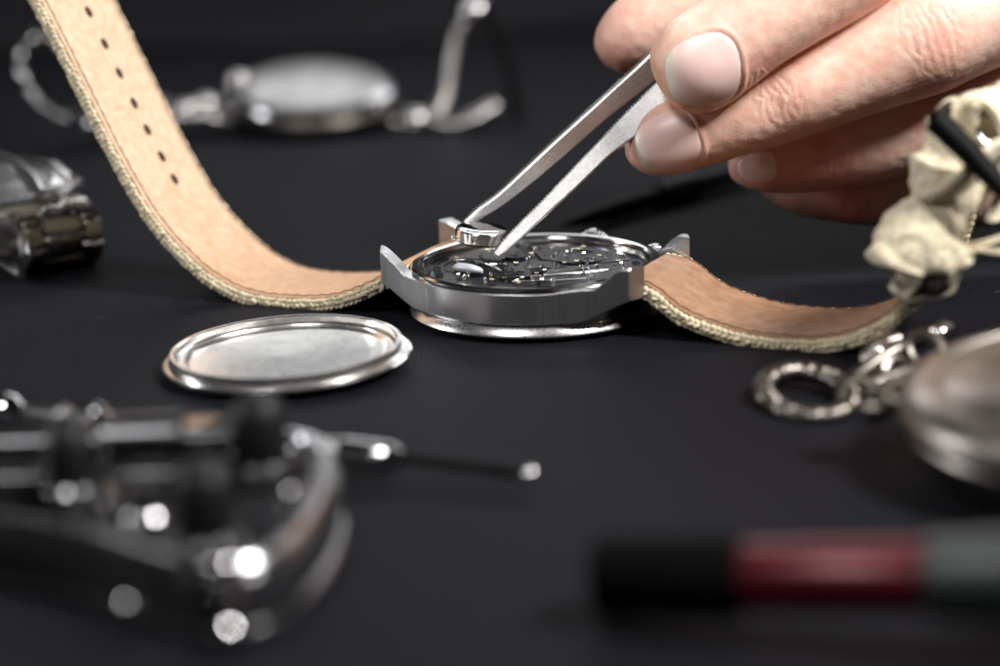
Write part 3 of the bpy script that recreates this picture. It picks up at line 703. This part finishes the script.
# long fine folds along the near side of the thumb ball, skin furrows near knuckles
# nails
def nail(px, py, ax_px, ay_px, L, Wd, tipwhite, ch, name='fingernail', rot=0):
    h = bvh.ray_cast(CO, (at(px, py, 30)-CO).normalized()); c, n = h[0], h[1]
    if n.dot(f_) > 0: n = -n
    _, _, t, rad = axis_of(ch, px)
    n = (n*.5+(-f_)*.5).normalized()
    e1 = (r_*ax_px-u_*ay_px); e1 = (e1-n*e1.dot(n)).normalized(); e2 = n.cross(e1).normalized()
    K, J = 30, 30; grid = []; cols = []
    for j in range(J+1):
        row = []
        for i in range(K+1):
            a = 2*math.pi*i/K; r0 = j/J
            cx = math.copysign(abs(math.cos(a))**.78, math.cos(a)); cy = math.copysign(abs(math.sin(a))**.78, math.sin(a))
            uu, vv = cx*r0, cy*r0
            uu_ = uu*L*(1.0 if uu > 0 else .92); vv_ = vv*Wd*(1-.10*uu)
            o0 = c+e1*uu_+e2*vv_+n*1.2
            hh = bvh.ray_cast(o0, -n)
            z = hh[0] if hh[0] is not None and (hh[0]-c).dot(n) > -.5 else c+e1*uu_+e2*vv_-n*.45*(uu*uu+vv*vv)*.6
            row.append((z, uu, vv, r0))
        grid.append(row)
    mb = MB(); vs = []; ring_top = []
    for j in range(J+1):
        for i in range(K):
            z, uu, vv, r0 = grid[j][i]; dome = .010*(1-r0**4)-.006*max(0, r0-.9)*10
            lift = .012*max(0, uu-.55)
            vs.append(z+n*(dome+lift+.004)); 
            base = np.array([.87, .62, .57])
            lun = 1/(1+math.exp(((uu+.80))*14))
            fe = 1/(1+math.exp(-(uu-tipwhite+.10*vv*vv)*22))
            colr = base*(1-.0*lun)+lun*np.array([.06, .10, .10])*.7; colr = colr*(1-fe)+np.array([.92, .80, .68])*fe
            colr = colr+np.array([.03, .05, .045])*mnoise.noise(Vector((uu*1.2, vv*5, px)))+np.array([.03, .035, .03])*mnoise.noise(Vector((uu*2.5, vv*2.5, px)))
            ed = max(0, r0-.93)/.07; colr = colr*(1-.2*ed)+np.array([.62, .42, .36])*.2*ed
            cols.append(colr)
    fs = []
    for j in range(J):
        for i in range(K):
            i2 = (i+1) % K; fs.append((j*K+i, j*K+i2, (j+1)*K+i2, (j+1)*K+i))
    mb.add(vs, fs)
    # the skin round the nail: sink under the plate, a soft fold round its sides and root
    D = VW-np.array(c); U = D @ np.array(e1)/L; Vv = D @ np.array(e2)/Wd; H = D @ np.array(n)
    Un = np.where(U > 0, U, U/.92); rr_ = (np.abs(Un)**2.5+np.abs(Vv/(1-.1*np.clip(U, -1, 1)))**2.5)**(1/2.5)
    msk = (np.abs(H) < .75) & (facing > 0)
    disp[:] = np.where(msk & (rr_ < 1.0), -.022*np.clip((1.0-rr_)/.06, 0, 1), disp)
    fold = np.exp(-((rr_-1.10)/.065)**2)*np.clip(.75-Un*.9, 0, 1)*msk
    disp[:] += .022*fold
    g = (np.exp(-((rr_-1.12)/.13)**2)*msk)[:, None]; tint[:] += g*np.array([.0, -.055, -.045])
    o = part(name, mb, M_nail, hand, world=True, smooth=180)
    ca_ = o.data.color_attributes.new('tint', 'FLOAT_COLOR', 'POINT')
    a4 = np.ones((len(vs), 4)); a4[:, :3] = np.array(cols); ca_.data.foreach_set('color', a4.ravel())
    return o
nail(706, 71, -36, 7, .63, .585, .74, 'index')
nail(669, 144, -33, 13, .56, .52, .76, 'middle')
nail(757, 167, -25, 4, .36, .24, .8, 'ring')
V2 = V+NR*disp[:, None]; me2.vertices.foreach_set('co', V2.ravel()); me2.update()
ca = me2.color_attributes.new('tint', 'FLOAT_COLOR', 'POINT'); a4 = np.ones((N, 4)); a4[:, :3] = np.clip(tint, .02, .95); ca.data.foreach_set('color', a4.ravel())

# ------------------------------------------------------------------ tarnished pocket watch, right
PC = on(1094, 413, .78); Mp = Matrix.Rotation(R(-3), 3, 'Y') @ Matrix.Rotation(R(4), 3, 'X')
pw = thing('pocket_watch', 'worn silver pocket watch with closed domed lid, beside the watch chain', 'pocket watch', (PC.x, PC.y, 0))
b = MB(); b.lathe([(.01, -.66), (1.2, -.62), (1.8, -.48), (2.08, -.25), (2.15, -.06), (2.13, -.02), (2.08, -.01)], PC, 128, Mp @ Matrix.Diagonal((1.05, 1.05, 1.17))); part('back_shell', b, M_silver, pw, world=True, smooth=40)
b = MB(); b.lathe([(2.04, -.03), (2.04, .03)], PC, 128, Mp @ Matrix.Diagonal((1.05, 1.05, 1.17))); part('middle_band', b, M_body, pw, world=True)
b = MB(); b.lathe([(2.10, .01), (2.20, .03), (2.24, .10), (2.22, .20), (2.12, .32), (1.95, .39), (1.82, .40), (1.78, .37), (1.73, .37), (1.68, .41), (1.0, .47), (.01, .49)], PC, 128, Mp @ Matrix.Diagonal((1.05, 1.05, 1.17))); part('lid', b, M_silver, pw, world=True, smooth=40)
d = Vector((-.96, .30, 0)).normalized(); K0 = PC+d*2.12
Md = Vector((0, 0, 1)).rotation_difference(d).to_matrix()
b = MB(); b.lathe([(.22, -.1), (.22, .12), (.17, .16), (.17, .32), (.2, .36)], K0, 28, Md); part('pendant', b, M_silver2, pw, world=True)
b = MB(); n = 48; rg = []
for r0, z0 in ((.16, .36), (.27, .38), (.29, .5), (.26, .62), (.1, .66)):
    rg.append([Md @ Vector((r0*(1-.07*(k % 2))*math.cos(2*math.pi*k/n), r0*(1-.07*(k % 2))*math.sin(2*math.pi*k/n), z0))+K0 for k in range(n)])
b.rings(rg); part('crown', b, M_silver2, pw, world=True)
# its chain: swivel clasp, jump rings, large rope ring flat on the table
chn = thing('watch_chain', 'short metal chain with swivel clasp and large twisted ring beside the pocket watch', 'watch chain', on(860, 380, 0))
def ring_path(c, r1, r2, ax1, ax2, n=40): return [c+ax1*r1*math.cos(2*math.pi*i/n)+ax2*r2*math.sin(2*math.pi*i/n) for i in range(n)]
X1 = Vector((1, 0, 0)); Y1 = Vector((0, 1, 0)); Z1 = Vector((0, 0, 1))
rc_ = on(806, 394, .14); path = ring_path(rc_, .60, .98, X1, Y1*.96+Z1*.08, 140)
path = ring_path(rc_, .58, .80, (X1-Y1*.15).normalized(), (Y1+Z1*.12).normalized(), 140)
b = MB(); b.tube(path, .11, 12, loop=True)
for ph in (0, 1, 2):
    sp = []
    for i in range(680):
        a = 2*math.pi*i/680; c0 = rc_+(X1-Y1*.15).normalized()*.58*math.cos(a)+(Y1+Z1*.12).normalized()*.80*math.sin(a); nr = (c0-rc_).normalized(); tw_ = a*34+ph*2.094
        sp.append(c0+nr*.11*math.cos(tw_)+Z1*.11*math.sin(tw_))
    b.tube(sp, .042, 6, loop=True)
part('rope_ring', b, M_silver2, chn, world=True)
lk = [((845, 384, .16), (905, 345, .55), .10), ((868, 352, .42), (900, 340, .5), .13), ((868, 388, .2), (915, 372, .35), .15), ((905, 344, .5), (952, 328, .62), .12)]
for (a, c, rr0) in lk:
    b = MB(); p0, p1 = on(*a), on(*c); mm = (p0+p1)/2
    b.tube([p0, p0.lerp(p1, .15), mm+Z1*.03, p0.lerp(p1, .85), p1], [rr0*.7, rr0*1.3, rr0, rr0*1.3, rr0*.7], 14); part('swivel', b, M_silver2, chn, world=True)
for (x, y, z, r0, tx) in ((880, 358, .35, .20, .3), (925, 352, .42, .24, -.4), (936, 376, .2, .22, .2), (893, 374, .24, .2, .6), (860, 398, .1, .24, 0), (895, 398, .12, .22, .3)):
    b = MB(); c0 = on(x, y, z); b.tube(ring_path(c0, r0, r0, (X1+Y1*tx).normalized(), (Y1*.6+Z1*.8).normalized(), 36), .11, 10, loop=True); part('chain_link', b, M_silver2, chn, world=True)
for (x, y, z, r0) in ((878, 352, .45, .09), (880, 373, .3, .09), (941, 333, .62, .11), (895, 355, .4, .08)):  # chrome balls added where the chain shows bright glints
    b = MB(); b.ball(on(x, y, z), r0, 20, 14); part('glint_stud', b, M_chrome, chn, world=True)

# ------------------------------------------------------------------ steel bracelet watch, left
bw = thing('bracelet_watch', 'dark steel watch with link bracelet folded under it, left of the leather strap', 'wristwatch', on(50, 282, 0))
# bracelet path in a vertical plane; links run across it
e0 = on(28, 280, 0); e1 = on(106, 267, 0); wv_ = (e1-e0); wv_.z = 0; bwid = wv_.length; wd_ = wv_.normalized(); bk_ = Vector((-wd_.y, wd_.x, 0))
prof = [(2.6, .9), (2.0, 1.02), (1.4, 1.14), (.9, 1.2), (.45, 1.14), (.12, .95), (.0, .66), (.08, .34), (.36, .12), (.9, .09), (1.6, .09), (2.4, .09), (3.2, .09)]
P = [Vector((0, q[1], q[2])) for q in [(0, a, c) for a, c in prof]]
P = [Vector((0, q[0], q[1])) for q in spline([(a, c, 0) for a, c in prof], .02)]
acc = 0; last = P[0]; stations = [0]
for i in range(1, len(P)):
    acc += (P[i]-P[i-1]).length
    if acc > .42: stations.append(i); acc = 0
def w3(y, q): return e0+wd_*y+bk_*q.y+Vector((0, 0, q.z))
ctr = Vector((0, 1.6, .66))
for j in range(len(stations)-1):
    lk_b = MB()
    for k, (y0, y1) in enumerate(((0, .24), (.25, .74), (.75, 1.0))):
        sh = (stations[j+1]-stations[j])//2 if k == 1 else 0
        i0, i1 = stations[j]+sh, min(len(P)-2, stations[j+1]+sh)
        rg = []; m_ = i1-i0
        for i in range(i0, i1+1):
            t = (P[i+1]-P[max(0, i-1)]).normalized(); nn = Vector((0, t.z, -t.y))
            e_ = min(i-i0, i1-i)/max(1, m_); hh = .085*min(1, .45+e_*5); g = .008+.03*max(0, .12-e_)/.12
            ya, yb = y0*bwid+.008, y1*bwid-.008; bv = .035
            if i in (i0, i1): continue
            rg.append([w3(ya, P[i]-nn*hh*.5), w3(ya, P[i]+nn*hh*.5), w3(ya+bv, P[i]+nn*hh), w3(yb-bv, P[i]+nn*hh), w3(yb, P[i]+nn*hh*.5), w3(yb, P[i]-nn*hh*.5), w3(yb-bv, P[i]-nn*hh), w3(ya+bv, P[i]-nn*hh)])
        if len(rg) > 2: lk_b.rings(rg)
    part('link', lk_b, M_darksteel, bw, world=True, smooth=50)
# watch case resting on the bracelet, folding clasp
cw = on(-14, 214, 1.15)
b = MB(); b.lathe([(.01, -.35), (1.2, -.35), (1.5, -.2), (1.62, .0), (1.62, .22), (1.55, .32), (1.4, .40), (1.3, .42), (1.25, .38), (.01, .40)], cw+Vector((-.2, .9, 0)), 96, Matrix.Rotation(R(8), 3, 'X')); part('case', b, M_steel_s, bw, world=True)
for (x0, y0, x1, y1, z, s_) in ((0, 191, 31, 186, 1.45, .13), (46, 192, 62, 188, 1.45, .13), (66, 196, 74, 182, 1.4, .12), (48, 212, 60, 210, 1.3, .08), (66, 206, 74, 204, 1.25, .10)):
    pa, pb = on(x0-6, y0, z), on(x1+2, y1, z); dx_ = (pb-pa); a_ = math.atan2(dx_.y, dx_.x); b = MB(); b.box((pa+pb)/2, (dx_.length, s_*2.6, .2), Matrix.Rotation(a_, 3, 'Z'), .05); part('clasp_bar', b, M_steel_s, bw, world=True)
b = MB(); b.tube([on(-15, 150, 1.7), on(15, 162, 1.75), on(34, 178, 1.65), on(42, 192, 1.5)], [.1, .12, .12, .1], 14, flat=.6); part('clasp_arm', b, M_steel_s, bw, world=True)
b = MB(); b.tube([on(20, 165, 1.5), on(52, 170, 1.55), on(68, 182, 1.4)], [.2, .24, .2], 16, flat=.8); part('clasp_arm', b, M_steel_s, bw, world=True)
b = MB(); b.tube([on(0, 226, .9), on(22, 236, .8), on(26, 258, .55)], [.1, .12, .1], 14); part('clasp_arm', b, M_steel_s, bw, world=True)
b = MB(); b.tube([on(0, 262, .3), on(22, 276, .15)], .08, 12); part('clasp_bar', b, M_chrome, bw, world=True)

# ------------------------------------------------------------------ second wristwatch at the back with an open metal bracelet
def flat_to(px, py, d): return at(px, py, d)
g2 = thing('wristwatch', 'blurred silver wristwatch with pale dome at the back, metal bracelet standing open', 'wristwatch', on(315, 137, 0))
c2 = at(313, 95, 53); M2 = Matrix.Rotation(R(13), 3, 'X') @ Matrix.Rotation(R(2), 3, 'Y')
b = MB(); b.lathe([(.01, -.75), (1.5, -.72), (2.1, -.5), (2.35, -.2), (2.38, .0), (2.25, .12)], c2, 96, M2); part('case', b, M_darksteel, g2, world=True)
b = MB(); b.lathe([(2.25, .1), (2.2, .22), (2.05, .3), (1.95, .32)], c2, 96, M2); part('bezel', b, M_dim, g2, world=True)
b = MB(); b.lathe([(1.95, .3), (1.6, .36), (1.0, .42), (.01, .45)], c2, 96, M2); part('dome', b, mat('pale_dome', (.27, .265, .26), .34, .8, rvar=.14, scale=3, var=.3), g2, world=True)
def bracelet_pts(pts, hw, name, par, m):
    P3 = [Vector(q) for q in spline([tuple(at(*p)) for p in pts], .1)]; acc = 0; st = [0]
    for i in range(1, len(P3)):
        acc += (P3[i]-P3[i-1]).length
        if acc > .42: st.append(i); acc = 0
    for j in range(len(st)-1):
        a, c = P3[st[j]], P3[st[j+1]]; T3 = (c-a).normalized(); W3 = Y1-T3*T3.y; W3.normalize(); N3 = T3.cross(W3); Mx = Matrix((T3, W3, N3)).transposed()
        b = MB(); b.box((a+c)/2, ((c-a).length*.9, hw*2, .20), Mx, .07); part(name, b, m, par, world=True, smooth=50)
bracelet_pts([(232, 118, 53), (205, 112, 52.6), (180, 112, 52.3), (160, 104, 52), (140, 98, 52)], .75, 'link', g2, M_bgleather)
bracelet_pts([(140, 100, 52), (105, 118, 51.5), (75, 118, 51), (48, 104, 51), (30, 78, 51), (28, 52, 51.2), (45, 38, 51.6), (70, 48, 52), (95, 70, 52.2)], .7, 'link', g2, M_dim)
for (x, y, z_, r0) in ((205, 103, 52.3, .28), (238, 80, 52.4, .27), (234, 98, 52.5, .2), (185, 108, 52, .25), (415, 118, 52.5, .3)):
    b = MB(); b.ball(at(x, y, z_), r0, 20, 14, (1.3, 1, .8)); part('lug', b, M_steel_p, g2, world=True)
bracelet_pts([(392, 120, 53), (412, 122, 52.8), (428, 116, 52.6), (440, 108, 52.4)], .6, 'link', g2, M_bgleather)
b = MB(); b.tube([at(438, 112, 52.4), at(446, 92, 52.4), at(451, 62, 52.4), at(456, 35, 52.4), at(466, 14, 52.4), at(482, 4, 52.4)], [.36, .30, .26, .28, .36, .40], 16, flat=.7); part('clasp_arm', b, M_bgleather, g2, world=True)
b = MB(); b.tube([at(436, 122, 52.2), at(455, 126, 52.1), at(478, 118, 52), at(498, 106, 52)], [.3, .32, .34, .36], 16, flat=.7); part('clasp_arm', b, M_bgleather, g2, world=True)
b = MB(); b.tube([at(484, 6, 52.6), at(500, 40, 52.8), at(512, 80, 53), at(518, 118, 53.2)], [.22, .2, .2, .25], 12, flat=.7); part('clasp_arm', b, M_blackmetal, g2, world=True)
b = MB(); b.ball(at(474, 10, 52.2), .36, 20, 14, (1.2, 1, .9)); part('clasp_button', b, M_chrome, g2, world=True)

# ------------------------------------------------------------------ dark pen-like tool behind the case
tl = thing('hand_tool', 'thin dark metal tool lying behind the open watch, below the hand', 'tool', on(640, 205, 0))
q0, q1 = on(560, 226, .22), on(745, 170, .3)
b = MB(); L_ = (q1-q0).length; Mx = Vector((0, 0, 1)).rotation_difference((q1-q0).normalized()).to_matrix()
b.lathe([(.03, 0), (.08, .3), (.16, .9), (.2, 1.6), (.2, L_*.55)], q0, 24, Mx, True); part('shaft', b, M_blackmetal, tl, world=True)
b = MB(); b.lathe([(.2, L_*.55), (.27, L_*.57), (.27, L_*.7), (.22, L_*.72), (.22, L_*1.0)], q0, 24, Mx, True); part('grip', b, M_rubber, tl, world=True)
for k in (.5, .62):
    b = MB(); b.lathe([(.24, L_*k), (.27, L_*k+.03), (.27, L_*k+.1), (.24, L_*k+.13)], q0, 24, Mx); part('collar', b, M_blackmetal, tl, world=True)

# ------------------------------------------------------------------ screwdriver lying behind the case holder
s0, s1 = on(6, 412, .42), on(530, 474, .22)
sd = thing('screwdriver', 'slim chrome screwdriver with black shaft pointing right behind the blurred case holder', 'screwdriver', ((s0+s1)/2).xyz*1)
ax_ = (s1-s0); L_ = ax_.length; Mx = Vector((0, 0, 1)).rotation_difference(ax_.normalized()).to_matrix()
b = MB(); b.lathe([(.02, -.28), (.16, -.26), (.24, -.16), (.27, -.0), (.24, .15), (.15, .24), (.12, .3)], s0, 32, Mx); part('end_cap', b, M_chrome, sd, world=True)
b = MB(); b.lathe([(.13, .3), (.14, .34), (.14, L_*.36), (.16, L_*.365), (.17, L_*.62), (.155, L_*.66)], s0, 32, Mx); part('handle', b, M_steel_s, sd, world=True, smooth=30)
for k in (.12, .2, .33):
    b = MB(); b.lathe([(.14, L_*k), (.19, L_*k+.02), (.19, L_*k+.12), (.14, L_*k+.14)], s0, 32, Mx); part('collar', b, M_chrome, sd, world=True)
b = MB(); b.lathe([(.155, L_*.66), (.19, L_*.665), (.19, L_*.745), (.17, L_*.76), (.10, L_*.775), (.01, L_*.776)], s0, 32, Mx); part('ferrule', b, M_chrome, sd, world=True, smooth=30)
b = MB(); b.lathe([(.085, L_*.77), (.07, L_*.8), (.075, L_*.9), (.085, L_*.95), (.07, L_*.985), (.01, L_*.99)], s0, 20, Mx); part('shaft', b, M_blackmetal, sd, world=True)
b = MB(); b.ball(s1, .095, 18, 12); part('tip', b, M_chrome, sd, world=True)

# ------------------------------------------------------------------ watch case holder, very near, lower left
hd = thing('case_holder', 'blurred black and chrome case holder with upright pegs, nearest thing at lower left', 'case holder', on(150, 560, 0))
def oval(z, k, cx, cy, a, b_, n=96, e=.8, yaw=0.0):
    q = []
    for i in range(n):
        t = 2*math.pi*i/n; x = math.copysign(abs(math.cos(t))**e, math.cos(t))*(a-k); y = math.copysign(abs(math.sin(t))**e, math.sin(t))*(b_-k)
        q.append(Vector((cx+x*math.cos(yaw)-y*math.sin(yaw), cy+x*math.sin(yaw)+y*math.cos(yaw), z)))
    return q
bc = on(112, 545, 0); cx, cy = bc.x, bc.y; yw = R(0)
A_ = 2.62; cx = on(335, 520, .5).x-A_; cy = 21.9
gp = [(-170, 560), (-60, 582), (30, 594), (95, 608), (160, 630), (222, 645), (280, 630), (322, 588), (342, 545), (338, 512), (310, 494), (220, 490), (80, 486), (-80, 484), (-180, 500)]
pl = [on(a_, b_, 0) for a_, b_ in gp]
pl = [Vector(q) for q in spline([tuple(v) for v in pl+pl[:1]], .12)][:-1]
ce = sum(pl, Vector())/len(pl)
def inset(k, z): return [Vector((*(p_+(ce-p_).normalized()*k).xy, z)) for p_ in pl]
b = MB(); b.rings([inset(k, z) for z, k in ((.0, .12), (.02, .05), (.08, .0), (.60, .0), (.70, .04), (.74, .10), (.74, .34), (.70, .38), (.48, .42))]); part('base', b, M_body, hd, world=True, smooth=40)
b = MB(); b.rings([inset(k, z) for k, z in ((.07, .70), (.05, .78), (.08, .83), (.10, .845), (.19, .845), (.23, .83), (.26, .78))], True, False); part('rim', b, M_dim, hd, world=True)
b = MB(); b.tube(inset(.0, .10), .05, 10, loop=True); part('foot_band', b, M_dim, hd, world=True)
# two jaws that slide on a threaded rod
for sx, cxx in ((-1, -1.55), (1, .35)):
    b = MB(); b.box((cx+cxx+.3, cy+.6, .66), (1.4, 2.3, .34), None, .12); part('jaw', b, M_body, hd, world=True, smooth=50)
    b = MB(); b.box((cx+cxx+.3, cy-.5, .80), (1.44, .16, .12), None, .05); part('jaw_edge', b, M_dim2, hd, world=True, smooth=50)
b = MB(); b.tube([(cx-2.6, cy+.15, 1.0), (cx+1.9, cy+.15, .98)], .15, 20); part('rod', b, M_dim2, hd, world=True)
b = MB(); b.tube([(cx-.2, cy+.15, .99), (cx+.7, cy+.15, .99)], .33, 28); part('nut', b, M_dim2, hd, world=True, smooth=40)
def peg(px, ytop, ybot, d, r0):
    t_, b0 = at(px, ytop, d), at(px, ybot, d); H = (t_-b0).length; c0 = Vector((b0.x, b0.y, b0.z)); zt_ = max(t_.z, c0.z+.3)
    b = MB(); c1 = Vector((c0.x, c0.y, 0)); b.lathe([(r0*.7, .5), (r0*.75, zt_-1.0), (r0, zt_-.75), (r0*1.02, zt_-.3), (r0*.8, zt_-.06), (r0*.5, zt_), (.01, zt_+.01)], c1, 32, None); pg = part('peg', b, M_rubber, hd, world=True, smooth=50)
    b = MB(); b.lathe([(r0*.7, .5), (r0*1.15, .52), (r0*1.2, .72), (r0*.9, .8)], c1, 32, None); part('collar', b, M_dim, pg, world=True)
    return c1, zt_
for a in ((74, 415, 500, 22.5, .27), (262, 388, 470, 23.0, .33), (208, 452, 545, 20.6, .33), (150, 470, 560, 21.6, .2)): peg(*a)
KEY = bpy.data.objects['key_softbox_right'].location
def glint_stud(px, py, d, Rc, ext, name='glint_stud'):  # caps added and tilted to mirror the key lamp as glints, on stalks
    p_ = at(px, py, d); n = ((CO-p_).normalized()+(Vector(KEY)-p_).normalized()).normalized(); Mx = Vector((0, 0, 1)).rotation_difference(n).to_matrix()
    b = MB(); pr = [(.01, 0)]+[(ext*k/6, -(Rc-math.sqrt(Rc*Rc-(ext*k/6)**2))) for k in range(1, 7)]; z = pr[-1][1]
    b.lathe(pr+[(ext, z-.03), (ext*.7, z-.06), (ext*.5, z-.2)], p_, 32, Mx); o = part(name, b, M_chrome, hd, world=True, smooth=40)
    b = MB(); q = p_-n*(ext*.5+.1); b.tube([q, (q.x, q.y, .04)], .05, 10); part('stalk', b, M_rubber, hd, world=True)
for a in ((175, 435, 23.2, .30, .12), (119, 492, 21.5, .20, .10), (229, 562, 19.6, .30, .12), (231, 598, 19.4, .19, .10), (231, 626, 19.2, .34, .12), (134, 601, 19.6, .15, .09), (100, 411, 24, .13, .10), (296, 490, 21, .12, .08), (222, 486, 20.8, .13, .09), (222, 525, 20.7, .14, .09), (65, 412, 24, .12, .09)): glint_stud(*a)

# ------------------------------------------------------------------ dark red tool in the lower right corner
h0 = on(598, 577, .44); h1 = on(1110, 578, .95)
rt = thing('hand_tool', 'strongly blurred tool with black end, dark red sleeve and grey handle, nearest at right', 'tool', (h0+h1)/2)
ax_ = h1-h0; L_ = ax_.length; Mx = Vector((0, 0, 1)).rotation_difference(ax_.normalized()).to_matrix()
b = MB(); b.lathe([(.01, 0), (.38, .0), (.41, .04), (.42, L_*.28), (.36, L_*.31)], h0, 40, Mx); part('black_end', b, M_bristle, rt, world=True)
b = MB(); b.lathe([(.345, L_*.295), (.355, L_*.30), (.355, L_*.66), (.34, L_*.67)], h0, 48, Mx); part('red_sleeve', b, M_red, rt, world=True)
b = MB(); b.lathe([(.34, L_*.665), (.40, L_*.67), (.42, L_*.70), (.46, L_*.86), (.9, L_*.92), (.93, L_*1.4), (.7, L_*1.45), (.01, L_*1.45)], h0, 40, Mx); part('grey_handle', b, M_grey, rt, world=True)
